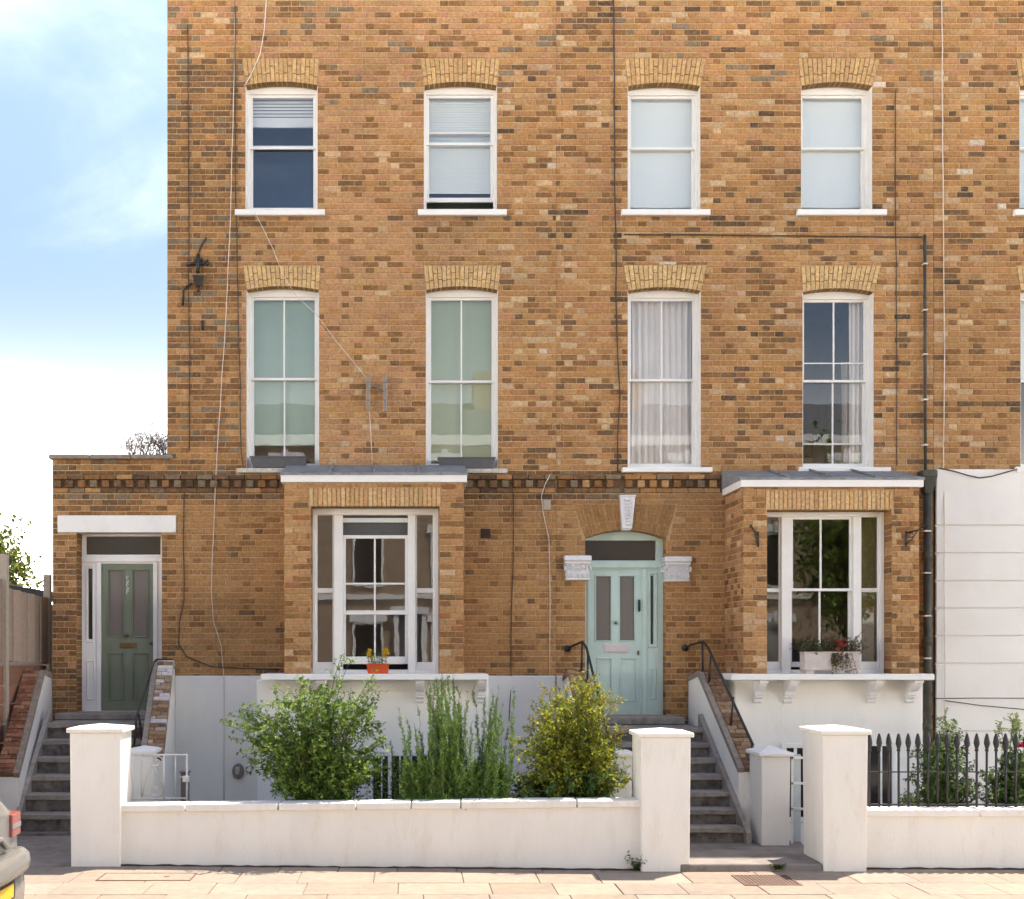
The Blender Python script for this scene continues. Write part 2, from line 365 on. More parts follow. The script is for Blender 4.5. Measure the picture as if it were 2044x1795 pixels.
# ------------------------------------------------------------------ ground, road, pavement
PV_EDGE, KERB = -3.60, -6.45
def ground():
    b = MB(); b.box(-400, 400, -400, 400, -1.7, -1.6)
    b.build('ground', 'soil', kind='structure')
    b = MB(); b.box(-90, 90, -13.4, KERB - 0.16, -0.2, -0.10); b.build('road', 'asphalt', kind='structure')
    b = MB()
    x = -30.0
    while x < 30: b.box(x, x + 0.895, KERB - 0.16, KERB - 0.004, -0.3, 0.0, 0.012); x += 0.9
    b.build('kerb', 'granite', kind='structure')
    b = MB(); b.box(-90, 90, -18.6, -13.4, -0.3, -0.01); b.build('far_pavement', 'slab_far', kind='structure')
    b = MB(); b.box(-90, -12, KERB, 0.2, -0.3, -0.012); b.box(12, 90, KERB, 0.2, -0.3, -0.012); b.box(-12, 12, KERB, -3.3, -0.3, -0.012)
    pv = b.build('pavement', 'joint', kind='structure')
    r = random.Random(5); n = 0
    rows = [KERB, -5.97, -5.36, -4.78, -4.17, PV_EDGE]
    for k in range(len(rows) - 1):
        x = -8.2 + r.uniform(0, 0.6)
        while x < 10.5:
            w = r.choice((0.62, 0.62, 0.76, 0.9)); g = 0.0035; dz = r.uniform(-0.003, 0.003)
            c = mixc((0.285, 0.228, 0.176), (0.325, 0.265, 0.208), r.random())
            if r.random() < 0.14: c = mixc(c, (0.25, 0.195, 0.15), 0.6)
            q = MB()
            j = [r.uniform(-0.004, 0.004) for _ in range(4)]
            x0, x1, y0, y1 = x + g, x + w - g, rows[k] + g, rows[k + 1] - g
            q.box(x0, x1, y0 + j[0], y1 + j[1], -0.05, dz, 0.005, jit(c, 0.04, r))
            q.build('paving_slab', 'slab', pv); x += w; n += 1
M['slab_far'] = mat_plain('far_paving', (0.44, 0.38, 0.32), 0.9, 2, 0.15, 60, 0.3)
ground()

# front areas behind the garden walls
b = MB(); b.box(-12, 12, -3.4, 0.5, -0.95, -0.75); b.build('basement_area', 'slab_far', kind='structure')
b = MB(); b.box(-2.95, 2.26, -3.52, -2.75, -0.3, 0.47); b.box(4.85, 11.5, -3.70, -2.5, -0.3, 0.22); b.build('planting_bed', 'soil', kind='structure')

# ------------------------------------------------------------------ bricks
CH, JO, PJ = 0.0797, 0.0128, 0.0085
OCHRE, TAN, PALE, PINK = (0.43, 0.22, 0.082), (0.48, 0.275, 0.122), (0.57, 0.39, 0.22), (0.45, 0.22, 0.115)
BROWN, DARK, BLACK, WHITEISH, RED, GREYB = (0.25, 0.122, 0.048), (0.175, 0.10, 0.052), (0.105, 0.068, 0.043), (0.66, 0.56, 0.44), (0.33, 0.13, 0.06), (0.22, 0.165, 0.105)
MORTAR = (0.60, 0.42, 0.225)
br = random.Random(21)
def pick(ws):
    t = br.random() * sum(w for w, _ in ws)
    for w, c in ws:
        t -= w
        if t <= 0: return c
    return ws[-1][1]
def cn(x, z, sx, sz, seed=0.0): return noise.noise(Vector((x * sx, z * sz, seed)))
SILLS = []
def weather(c, x, z):
    """broad drifts of tone and hue over the wall, soot runs below the sills"""
    k = 1 + 0.13 * cn(x, z, 0.55, 0.75, 11.0) + 0.10 * cn(x, z, 2.2, 1.4, 5.0); h = cn(x, z, 0.5, 0.6, 31.0)
    for (a, b_, zs) in SILLS:
        if a - 0.05 < x < b_ + 0.05 and zs - 0.75 < z < zs:
            k *= 1 - 0.30 * max(0, cn(x, 0, 6.0, 1, zs) + 0.35) * (1 - (zs - z) / 0.75)
    return (c[0] * k, c[1] * k * (1.0 - 0.04 * h), c[2] * k * (1.02 - 0.08 * h))
def tint_upper(x, z, w):
    u = VX + x * FOC / DIST
    n = cn(x, z, 0.8, 2.6, 1.3) + 0.5 * cn(x, z, 3.0, 9.0, 7.7)
    if u < 478:                       # sooty strip at the corner of the terrace
        top = max(0.0, min(1.0, (z - 7.6) / 2.4)) * max(0, 1 - abs(z - 9.6) / 1.6)
        ws = [(1.1, BROWN), (0.9, mixc(OCHRE, BROWN, 0.45)), (0.45, OCHRE), (0.35 + 1.9 * top, DARK), (0.35, GREYB), (0.2, TAN)]
        if z > 10.45: ws = [(1, OCHRE), (0.8, PINK), (0.5, BROWN), (0.3, PALE), (0.25, GREYB)]
    elif u < 1000:                    # repointed, paler and pinker
        f = max(0, n)
        ws = [(1.5, mixc(PINK, TAN, 0.5)), (0.9, TAN), (0.55, OCHRE), (0.45 + 0.9 * f, BROWN), (0.06 + 0.25 * f, DARK), (0.12, PALE)]
        if z > 9.5: ws += [(0.22, GREYB), (0.4, PINK), (0.4, BROWN)]
    else:
        f = max(0, n + 0.05)
        ws = [(1.25, OCHRE), (0.85, TAN), (0.5, mixc(PINK, OCHRE, 0.5)), (0.28, PALE), (0.5, BROWN), (0.12 + 0.75 * f, DARK), (0.03 + 0.36 * f, BLACK), (0.01, WHITEISH)]
        if z > 10.1: ws += [(0.35, PINK), (0.2, GREYB)]
    return jit(pick(ws), 0.13, br)
def tint_lower(x, z, w):
    u = VX + x * FOC / DIST
    f = max(0, cn(x, z, 0.9, 3.0, 4.2))
    ws = [(1.7, mixc(OCHRE, TAN, 0.15)), (1.0, mixc(OCHRE, TAN, 0.5)), (0.6 + 0.5 * f, mixc(BROWN, OCHRE, 0.25)), (0.08 + 0.2 * f, DARK), (0.15, TAN)]
    if u < 345: ws = [(1.1, mixc(OCHRE, BROWN, 0.5)), (1.2, BROWN), (0.5, mixc(TAN, OCHRE, 0.5)), (0.4, DARK), (0.1, PINK)]
    if z > 4.45 and u < 345: ws = [(1, BROWN), (0.9, DARK), (0.5, GREYB), (0.4, PINK), (0.3, OCHRE)]
    if 4.42 < z < 4.80 and u < 1245: ws = [(1, DARK), (0.5, BLACK), (0.6, GREYB), (0.6, BROWN)]
    if z < 2.16: ws += [(0.5, DARK), (0.5, BROWN)]
    return jit(pick(ws), 0.11, br)
def tint_bay(x, z, w):
    f = max(0, cn(x, z, 1.2, 5.0, 2.2))
    return jit(pick([(1.2, mixc(PINK, TAN, 0.4)), (0.7, TAN), (0.55, mixc(PINK, BROWN, 0.4)), (0.5 + f, BROWN), (0.1 + 0.5 * f, DARK), (0.22, PALE), (0.3, RED)]), 0.13, br)
SILLS += [(PX(a), PX(b_), PZ(433)) for a, b_ in ((470, 649), (834, 1011), (1239, 1416), (1589, 1767))] + [(PX(a), PX(b_), PZ(985)) for a, b_ in ((340, 567), (926, 1440))] + [(PX(116), PX(352), PZ(1064)), (PX(105), PX(340), PZ(918))]
def tint_facade(x, z, w): return weather(tint_upper(x, z, w) if z > 4.78 else tint_lower(x, z, w), x, z)

def lay(x0, x1, z0, z1, blocks, tint, base=1.2):
    """courses of alternating stretchers and headers; blocks are (xa, xb, za, zb[, xa_top, xb_top])"""
    out = []
    i0 = math.ceil((z0 - base) / CH - 1e-6)
    i = i0
    while True:
        za = base + i * CH; zb = za + CH - JO
        if zb > z1 + 0.03: break
        iv = [(x0, x1, za, min(zb, z1))]
        zm = (za + zb) / 2
        for bk in blocks:
            xa, xb, ba, bb = bk[:4]
            if len(bk) == 6:
                t = min(1, max(0, (zm - ba) / (bb - ba))); xa, xb = xa + (bk[4] - xa) * t, xb + (bk[5] - xb) * t
            nv = []
            for (p, q, a, c) in iv:
                if bb <= a or ba >= c or xb <= p or xa >= q: nv.append((p, q, a, c)); continue
                if xa > p: nv.append((p, xa, a, c))
                if xb < q: nv.append((xb, q, a, c))
                if ba > a + 0.02: nv.append((max(p, xa), min(q, xb), a, ba - 0.004))
                if bb < c - 0.02: nv.append((max(p, xa), min(q, xb), bb + 0.004, c))
            iv = nv
        st, hd = 0.213, 0.1015; per = st + hd + 2 * JO
        for (p, q, a, c) in iv:
            if q - p < 0.03: continue
            cuts = [p]; k = math.floor((p - (i % 2) * 0.163) / per) - 1
            x = k * per + (i % 2) * 0.163
            while x < q:
                for wd in (st, hd):
                    e = x + wd + JO / 2 + br.uniform(-0.005, 0.005)
                    if e > cuts[-1] + 0.05 and e < q - 0.045: cuts.append(e)
                    x += wd + JO
            cuts.append(q)
            for m in range(len(cuts) - 1):
                l = cuts[m] + (PJ / 2 if m else 0.002); r_ = cuts[m + 1] - (PJ / 2 if m < len(cuts) - 2 else 0.002)
                out.append((l, r_, a, c, tint((l + r_) / 2, (a + c) / 2, r_ - l)))
        i += 1
    return out
def brick_geo(mb, l, r_, a, c, y, tint, axis='front', depth=0.03, rr=None):
    """front-chamfered brick whose face stands a little proud of the mortar plane y"""
    rr = rr or br
    pr = 0.0045 + rr.random() * 0.006; ch = 0.005
    jl = [rr.uniform(-0.0022, 0.0022) for _ in range(8)]
    f = [(l + ch + jl[0], a + ch + jl[1]), (r_ - ch + jl[2], a + ch + jl[3]), (r_ - ch + jl[4], c - ch + jl[5]), (l + ch + jl[6], c - ch + jl[7])]
    g = [(l, a), (r_, a), (r_, c), (l, c)]
    def P(p, d):
        if axis == 'front': return (p[0], y + d, p[1])
        if axis == 'left': return (y + d, p[0], p[1])       # wall facing -X; p[0] runs along y
        return (y - d, p[0], p[1])                           # wall facing +X
    vs = [P(p, -pr) for p in f] + [P(p, -pr + 0.004) for p in g] + [P(p, depth) for p in g]
    fs = [(0, 1, 2, 3)]
    for i in range(4):
        j = (i + 1) % 4; fs += [(i + 4, j + 4, j, i), (i + 8, j + 8, j + 4, i + 4)]
    if axis != 'front': fs = [q[::-1] for q in fs] if axis == 'left' else fs
    mb.add(vs, fs, tint)
PALETTE = {}
def brick_lib(tint):
    """shared unit brick meshes, one per quantised colour"""
    key = tuple(round(math.log(max(t, 0.02)) * 4.2) for t in tint)
    if key not in PALETTE:
        mb = MB(); rr = random.Random(hash(key) & 0xffff); pr, ch, cz = 0.0, 0.024, 0.075
        jl = [rr.uniform(-0.008, 0.008) for _ in range(8)]
        f = [(ch + jl[0], cz + jl[1]), (1 - ch + jl[2], cz + jl[3]), (1 - ch + jl[4], 1 - cz + jl[5]), (ch + jl[6], 1 - cz + jl[7])]
        g = [(0, 0), (1, 0), (1, 1), (0, 1)]
        vs = [(p[0], -0.009, p[1]) for p in f] + [(p[0], -0.005, p[1]) for p in g] + [(p[0], 0.03, p[1]) for p in g]
        fs = [(0, 1, 2, 3)]
        for i in range(4):
            j = (i + 1) % 4; fs += [(i + 4, j + 4, j, i), (i + 8, j + 8, j + 4, i + 4)]
        mb.add(vs, fs, tint); me = mb.mesh('brick'); me.materials.append(M['brick']); PALETTE[key] = me
    return PALETTE[key]
def brick_obj(l, r_, a, c, y, tint, parent, axis='front'):
    o = link('brick', brick_lib(tint), parent)
    if axis == 'front': o.location = (l, y + br.uniform(-0.002, 0.002), a)
    elif axis == 'left': o.location = (y, r_, a); o.rotation_euler = (0, 0, -math.pi / 2)
    else: o.location = (y, l, a); o.rotation_euler = (0, 0, math.pi / 2)
    o.scale = (r_ - l, 1, c - a); return o
def place_bricks(bricks, wall, budget, y=0.0):
    """the nearest ones each an object, what is past the limit one joined part"""
    bricks.sort(key=lambda q: (q[0] ** 2 + (q[2] - EYE) ** 2 * 1.0))
    for q in bricks[:budget]: brick_obj(*q[:4], y, q[4], wall)
    print('bricks', wall.parent.name, len(bricks[:budget]), len(bricks[budget:]))
    if bricks[budget:]:
        mb = MB()
        for q in bricks[budget:]: brick_geo(mb, *q[:4], y, q[4])
        mb.build('brickwork', 'brick', wall, kind='stuff')

def wall_with_holes(mb, x0, x1, z0, z1, holes, y, tint, depth=0.3, reveal=None):
    xs = sorted({x0, x1, *[h[0] for h in holes], *[h[1] for h in holes]}); xs = [x for x in xs if x0 <= x <= x1]
    zs = sorted({z0, z1, *[h[2] for h in holes], *[h[3] for h in holes]}); zs = [z for z in zs if z0 <= z <= z1]
    for i in range(len(xs) - 1):
        for k in range(len(zs) - 1):
            mx, mz = (xs[i] + xs[i + 1]) / 2, (zs[k] + zs[k + 1]) / 2
            if any(h[0] < mx < h[1] and h[2] < mz < h[3] for h in holes): continue
            mb.quad((xs[i], y, zs[k]), (xs[i + 1], y, zs[k]), (xs[i + 1], y, zs[k + 1]), (xs[i], y, zs[k + 1]), tint)
    for (a, b_, c, d) in [h[:4] for h in holes]:
        n = max(1, int((d - c) / CH))
        for k in range(n):
            za, zb = c + (d - c) * k / n, c + (d - c) * (k + 1) / n
            zj = za + (zb - za) * 0.86
            for (p, q, t) in ((za, zj, None), (zj, zb, tint)):
                tt = t or (reveal((a + b_) / 2, p, 0.2) if reveal else tint)
                tt2 = t or (reveal((a + b_) / 2, p, 0.2) if reveal else tint)
                mb.quad((a, y, p), (a, y, q), (a, y + depth, q), (a, y + depth, p), tt)
                mb.quad((b_, y, p), (b_, y + depth, p), (b_, y + depth, q), (b_, y, q), tt2)
        mb.quad((a, y, d), (b_, y, d), (b_, y + depth, d), (a, y + depth, d), tint)
        mb.quad((a, y, c), (a, y + depth, c), (b_, y + depth, c), (b_, y, c), tint)

ARCH_TAN = (0.68, 0.46, 0.22)
def window_arch(house, hx0, hx1, tx0, tx1, zs, rise, zt, y=0.0, n=17, tone=ARCH_TAN, split=True, depth=0.14, name='window_arch', key=None, joint=(0.27, 0.165, 0.075)):
    """cambered arch of gauged bricks: mortar backing with one brick per piece"""
    cxh, hb = (hx0 + hx1) / 2, (hx1 - hx0) / 2; cxt, ht = (tx0 + tx1) / 2, (tx1 - tx0) / 2
    bot = lambda t: (cxh + t * hb, zs + rise * (1 - t * t)); top = lambda t: (cxt + t * ht, zt)
    b = MB()
    ts = [-1 + 2 * i / 14 for i in range(15)]
    poly = [bot(t) for t in ts] + [top(t) for t in ts[::-1]]
    # split into convex strips
    for i in range(14):
        b.prism([bot(ts[i]), bot(ts[i + 1]), top(ts[i + 1]), top(ts[i])], y - 0.003, y + depth - 0.01, 'y', joint)
    ar = b.build(name, 'brick', house)
    for i in range(n):
        t0, t1 = -1 + 2 * i / n, -1 + 2 * (i + 1) / n
        g = 0.085 * (t1 - t0)
        a0, a1 = t0 + g, t1 - g
        if key and key[0] < (t0 + t1) / 2 < key[1]: continue
        def Q(t, f):
            p, q = bot(t), top(t); return (p[0] + (q[0] - p[0]) * f, p[1] + (q[1] - p[1]) * f)
        segs = [(0.0, 1.0)]
        if split:
            m = 0.36 if i % 2 else 0.66
            segs = [(0.0, m - 0.02), (m + 0.02, 0.985)]
            if i % 2 == 0 and i % 4 == 0: segs = [(0.0, 0.30), (0.335, 0.985)]
        for (f0, f1) in segs:
            k = MB(); pr = y - 0.008 - br.random() * 0.005
            k.prism([Q(a0, f0), Q(a1, f0), Q(a1, f1), Q(a0, f1)], pr, y + depth, 'y', jit(tone, 0.12, br))
            k.build('arch_brick', 'brick', ar)
    return ar

# ------------------------------------------------------------------ windows
def sash_window(house, x0, x1, z0, zs, rise, y=0.15, meet=None, bar=True, drop=0.0, lift=0.0, name='window', shade=None, sill=None, extra_rails=()):
    """box frame with cambered head, two sliding sashes, panes, optional blind; returns the window part"""
    b = MB(); j = 0.038
    b.box(x0 + 0.004, x0 + j, y, y + 0.12, z0, zs - 0.02, 0.004); b.box(x1 - j, x1 - 0.004, y, y + 0.12, z0, zs - 0.02, 0.004)
    cx, hw = (x0 + x1) / 2, (x1 - x0) / 2
    ts = [-1 + i / 5 for i in range(11)]
    for i in range(10):
        c0, c1 = ts[i], ts[i + 1]
        f = lambda t: (cx + t * (hw - 0.004), zs + rise * (1 - t * t) - 0.003)
        b.prism([(f(c0)[0], zs - 0.055), (f(c1)[0], zs - 0.055), f(c1), f(c0)], y - 0.004, y + 0.12)
    b.box(x0 + 0.004, x1 - 0.004, y - 0.02, y + 0.12, z0 - 0.01, z0 + 0.03, 0.004)
    for xa, xb in ((x0 + 0.0005, x0 + 0.007), (x1 - 0.007, x1 - 0.0005)): b.box(xa, xb, 0.004, y + 0.001, z0 + 0.002, zs - 0.004)      # painted reveals
    w = b.build(name, 'white_wood', house)
    zm = meet if meet else (z0 + zs) / 2
    s0, s1 = x0 + j - 0.004, x1 - j + 0.004
    def sash(nm, za, zb, ys, toprail, botrail):
        m = MB(); st = 0.042
        m.box(s0, s0 + st, ys, ys + 0.035, za, zb, 0.004); m.box(s1 - st, s1, ys, ys + 0.035, za, zb, 0.004)
        m.box(s0 + st, s1 - st, ys, ys + 0.035, zb - toprail, zb, 0.004); m.box(s0 + st, s1 - st, ys, ys + 0.035, za, za + botrail, 0.004)
        if bar: m.box(cx - 0.0105, cx + 0.0105, ys + 0.003, ys + 0.032, za + botrail, zb - toprail, 0.003)
        for zr in extra_rails:
            if za + botrail < zr < zb - toprail: m.box(s0 + st, s1 - st, ys + 0.004, ys + 0.03, zr - 0.008, zr + 0.008, 0.002)
        m.build(nm, 'white_wood', w)
        for (p, q) in (((s0 + st, cx - 0.0105), (cx + 0.0105, s1 - st)) if bar else ((s0 + st, s1 - st),)):
            g = MB(); g.quad((p, ys + 0.016, za + botrail), (q, ys + 0.016, za + botrail), (q, ys + 0.016, zb - toprail), (p, ys + 0.016, zb - toprail)); g.build('pane', 'glass', w)
    sash('upper_sash', zm - drop, zs - 0.05 - drop, y + 0.028, 0.04, 0.034)
    sash('lower_sash', z0 + 0.028 + lift, zm + 0.034 + lift, y + 0.07, 0.034, 0.062)
    if sill:
        k = MB(); k.box(sill[0], sill[1], -0.075, y + 0.02, sill[2], sill[3], 0.008); k.build('sill', sill[4] if len(sill) > 4 else 'white_render', w)
    return w
def roller(w, x0, x1, z0, z1, y, mat, nm='blind'):
    b = MB(); b.box(x0, x1, y, y + 0.004, z0, z1); b.tube([(x0, y + 0.004, z0), (x1, y + 0.004, z0)], 0.01, 6); b.build(nm, mat, w)
def slats(w, x0, x1, z0, z1, y, mat, pitch=0.05):
    n = int((z1 - z0) / pitch)
    for i in range(n):
        z = z0 + (i + 0.5) * (z1 - z0) / n
        b = MB(); b.hexa([(x0, y, z - 0.018), (x1, y, z - 0.018), (x1, y + 0.012, z + 0.021), (x0, y + 0.012, z + 0.021)],
                         [(x0, y + 0.002, z - 0.018), (x1, y + 0.002, z - 0.018), (x1, y + 0.014, z + 0.021), (x0, y + 0.014, z + 0.021)]); b.build('blind_slat', mat, w)
def drape(w, x0, x1, z0, z1, y, mat, folds, gather=0.0, seed=1, nm='curtain'):
    r = random.Random(seed); b = MB(); n = folds * 8; rows = 14; vs = []
    ph = [r.uniform(0, 6.28) for _ in range(4)]
    for k in range(rows + 1):
        f = k / rows; z = z1 + (z0 - z1) * f
        for i in range(n + 1):
            t = i / n; xx = x0 + (x1 - x0) * (t * (1 - gather * f * (1 - f) * 1.6) + gather * f * (1 - f) * 0.8)
            d = math.sin(t * folds * 6.283 + ph[0] + 0.6 * math.sin(f * 3 + ph[1])) * 0.026 + math.sin(t * folds * 14.1 + ph[2] + f) * 0.009
            vs.append((xx, y + 0.035 + d, z))
    fs = [(k * (n + 1) + i, k * (n + 1) + i + 1, (k + 1) * (n + 1) + i + 1, (k + 1) * (n + 1) + i) for k in range(rows) for i in range(n)]
    b.add(vs, fs, None, True); b.build(nm, mat, w)

# ------------------------------------------------------------------ the terrace
TOP, ROOF = 11.42, 11.15
XL, XA, XM, XP, XE = PX(334), PX(105), PX(1110), PX(1863), 10.6
Z_ANX, Z_REN = PZ(917), PZ(1349)
h1 = thing('brick_house', 'yellow brick end house with dark sage door in its low side porch', 'house', (-1.0, 0, 0), 'houses of the brick terrace')
h2 = thing('brick_house', 'yellow brick middle house with pale aqua front door under a white carved keystone', 'house', (4.0, 0, 0), 'houses of the brick terrace')
h3 = thing('brick_house', 'house at the terrace end with white grooved ground floor render below yellow brick', 'house', (8.5, 0, 0), 'houses of the brick terrace')

def shell(h, x0, x1, inner):
    """roof, rear, party walls, floors: what closes the house behind its front"""
    b = MB(); b.box(x0 + 0.003, x1 - 0.003, 0.34, 9.0, ROOF - 0.2, ROOF); b.build('roof', 'lead', h)
    b = MB(); b.box(x0 + 0.003, x1 - 0.003, 8.7, 8.998, -0.9, ROOF - 0.2); b.build('rear_wall', 'far_brick', h)
    for z in (1.36, 4.6, 7.85):
        b = MB(); b.box(x0 + 0.3, x1 - 0.3, 0.34, 8.7, z - 0.25, z); b.build('storey_floor', 'room', h)
    b = MB(); b.box(x0 + 0.3, x1 - 0.3, 4.2, 4.3, -0.8, ROOF - 0.2); b.build('inner_wall', inner, h)
    b = MB(); b.box(x0 + 0.3, x1 - 0.3, 0.315, 0.335, 8.32, 8.34); b.build('ceiling_rail', 'room', h)
def side(h, x0, x1, z1=None):
    b = MB(); b.box(x0, x1, 0.34, 8.998, -0.9, z1 or TOP - 0.12); b.build('side_wall', 'far_brick', h)
shell(h1, XL, XM, 'room'); shell(h2, XM, XP, 'room_olive'); shell(h3, XP, XE, 'room_blue')
side(h1, XL, XL + 0.3); side(h1, XM - 0.15, XM - 0.003); side(h2, XM, XM + 0.15); side(h2, XP - 0.15, XP - 0.003); side(h3, XP, XP + 0.15); side(h3, XE - 0.3, XE)
for h, a, c in ((h1, XL, XM), (h2, XM, XP), (h3, XP, XE)):
    b = MB(); b.box(a - (0.03 if h is h1 else 0), c - 0.003, -0.04, 0.36, TOP, TOP + 0.07, 0.006); b.build('parapet_coping', 'coping_stone', h)

# openings, as measured (u0, u1, head spring v, crown v, sill v)
UP = {1: (490, 634, 171, 163.5, 421), 2: (846, 992, 171.5, 164, 421), 3: (1253, 1398, 173, 165.5, 421), 4: (1599, 1741, 172, 164.5, 421), 5: (2035, 2180, 173, 165, 421)}
MI = {1: (492, 637, 579, 571.5, 934), 2: (850, 994, 579.5, 572, 934), 3: (1253, 1399, 581, 573.5, 934), 4: (1602, 1744, 583.5, 576, 934), 5: (2037, 2182, 581, 573, 934)}
AU = {1: (484, 637, 117), 2: (839, 998, 117), 3: (1247, 1410, 117), 4: (1592, 1756, 117), 5: (2027, 2190, 117)}
AM = {1: (485, 640, 531), 2: (845, 1000, 531), 3: (1244, 1411, 530), 4: (1598, 1758, 531), 5: (2029, 2192, 531)}
def hole(d): return (PX(d[0]), PX(d[1]), PZ(d[4]), PZ(d[3]) + 0.004)
DOOR1 = (PX(153), PX(323), PZ(1421), PZ(1062))
DOOR2 = (PX(1168), PX(1329), PZ(1428), PZ(1058))
BAY1 = dict(x0=PX(568, -.95), x1=PX(925, -.95), z0=PZ(1346, -.95), z1=PZ(962, -.95), ox0=PX(620, -.95), ox1=PX(877, -.95), oz=PZ(1010, -.95), st=PZ(974.5, -.95))
BAY2 = dict(x0=PX(1484, -.95), x1=PX(1834, -.95), z0=PZ(1346, -.95), z1=PZ(971, -.95), ox0=PX(1531, -.95), ox1=PX(1780, -.95), oz=PZ(1017, -.95), st=PZ(980, -.95))

def facade(h, regions, holes, arches, extra_blocks, budget, nm='wall'):
    mb = MB()
    for (x0, x1, z0, z1) in regions: wall_with_holes(mb, x0, x1, z0, z1, [q for q in holes if q[0] < x1 and q[1] > x0], 0.0, MORTAR, 0.34, tint_facade)
    w = mb.build(nm, 'brick', h)
    blocks = list(holes) + list(arches) + extra_blocks
    bricks = []
    for (x0, x1, z0, z1) in regions: bricks += lay(x0, x1, z0, z1, blocks, tint_facade)
    place_bricks(bricks, w, budget)
    return w
def arch_block(d, a): return (PX(d[0]) - 0.004, PX(d[1]) + 0.004, PZ(d[2]) - 0.01, PZ(a[2]) + 0.006, PX(a[0]) - 0.006, PX(a[1]) + 0.006)
DENTIL = (PZ(985), PZ(948))
def arches(h, cols):
    for k in cols:
        for D, A in ((UP, AU), (MI, AM)):
            d, a = D[k], A[k]
            window_arch(h, PX(d[0]), PX(d[1]), PX(a[0]), PX(a[1]), PZ(d[2]), PZ(d[3]) - PZ(d[2]), PZ(a[2]), n=17, tone=ARCH_TAN if D is MI else mixc(ARCH_TAN, OCHRE, 0.35))

# house 1 -------------------------------------------------------------
ho1 = [hole(UP[1]), hole(UP[2]), hole(MI[1]), hole(MI[2]), DOOR1]
bay1_hole = (BAY1['x0'] + 0.12, BAY1['x1'] - 0.12, 2.02, 4.44)
lint1 = (PX(116), PX(352), PZ(1064), PZ(1029))
w1 = facade(h1, [(XA, XL, 1.2, Z_ANX), (XL, XM - 0.002, 1.2, TOP)], ho1 + [bay1_hole],
            [arch_block(UP[k], AU[k]) for k in (1, 2)] + [arch_block(MI[k], AM[k]) for k in (1, 2)],
            [(BAY1['x0'] - 0.004, BAY1['x1'] + 0.004, 1.0, PZ(940)), (XA - 1, XM + 1, *DENTIL), (PX(352), XM + 1, 0.5, Z_REN), lint1,
             (PX(470), PX(568), PZ(946), PZ(935)), (PX(925), PX(1013), PZ(947), PZ(936))], 118)
arches(h1, (1, 2))
# side return of the porch and its roof
b = MB(); b.box(XA, XA + 0.3, 0.345, 3.0, -0.9, Z_ANX - 0.002); b.box(XA + 0.3, XL - 0.002, 2.7, 2.998, -0.9, Z_ANX - 0.002); b.box(XA + 0.3, XL - 0.002, 0.345, 2.7, Z_ANX - 0.3, Z_ANX - 0.15); b.build('porch_shell', 'far_brick', h1)
b = MB(); b.box(XA + 0.3, XL - 0.002, 1.6, 1.7, 0.9, Z_ANX - 0.3); b.build('hall_wall', 'room', h1)
for (u0, u1) in ((98, 180), (180, 262), (262, 345)):
    b = MB(); b.box(PX(u0) + 0.004, PX(u1), -0.05, 0.36, PZ(917), PZ(908.5), 0.012); b.build('coping_slab', 'coping_stone', h1)
b = MB(); b.box(lint1[0], lint1[1], -0.035, 0.2, lint1[2] + 0.004, lint1[3] - 0.004, 0.006); b.build('door_lintel', 'white_render', h1)

def dentils(h, u0, u1, dirt):
    """moulded brick string course: sailing course, dentil headers, bed course"""
    x0, x1 = PX(u0), PX(u1)
    b = MB(); b.box(x0, x1, -0.002, 0.06, DENTIL[0] + 0.002, DENTIL[1] - 0.002, 0, (0.15, 0.10, 0.06)); sc = b.build('string_course', 'brick', h)
    def T():
        if br.random() < dirt: return jit(pick([(1, DARK), (0.25, BLACK), (0.8, GREYB), (1.0, BROWN)]), 0.12, br)
        return jit(pick([(1, OCHRE), (0.6, TAN), (0.9, BROWN), (0.2, DARK)]), 0.12, br)
    z = [PZ(984), PZ(975), PZ(974), PZ(959), PZ(958), PZ(949)]
    x = x0
    while x < x1 - 0.05:
        e = min(x + 0.22, x1)
        k = MB(); k.box(x + 0.004, e - 0.004, -0.06 - br.random() * 0.008, 0.03, z[4], z[5], 0.006, T()); k.build('brick', 'brick', sc); 
        k = MB(); k.box(x + 0.004, e - 0.004, -0.022 - br.random() * 0.006, 0.03, z[0], z[1], 0.006, T()); k.build('brick', 'brick', sc); x = e
    x = x0 + 0.02
    while x < x1 - 0.1:
        k = MB(); k.box(x, x + 0.098, -0.05 - br.random() * 0.01, 0.03, z[2], z[3], 0.01, T()); k.build('dentil', 'brick', sc); x += 0.165
dentils(h1, 106, 567, 0.85); dentils(h1, 926, 1109, 0.85)

# basement render below the brick
def render_panel(h, u0, u1, ztop, z0=-0.8, nm='basement_render', y=-0.03, mat='white_render'):
    b = MB(); b.box(PX(u0), PX(u1), y, 0.3, z0, ztop, 0.012); return b.build(nm, mat, h)
render_panel(h1, 348, 1108, Z_REN)

def win_std(h, D, k, **kw):
    d = D[k]; zs = PZ(d[2]); y = kw.pop('y', 0.15)
    return sash_window(h, PX(d[0]), PX(d[1]), PZ(d[4]), zs, PZ(d[3]) - zs, y, **kw)
def lim(D, k): return PX(D[k][0]) + 0.05, PX(D[k][1]) - 0.05
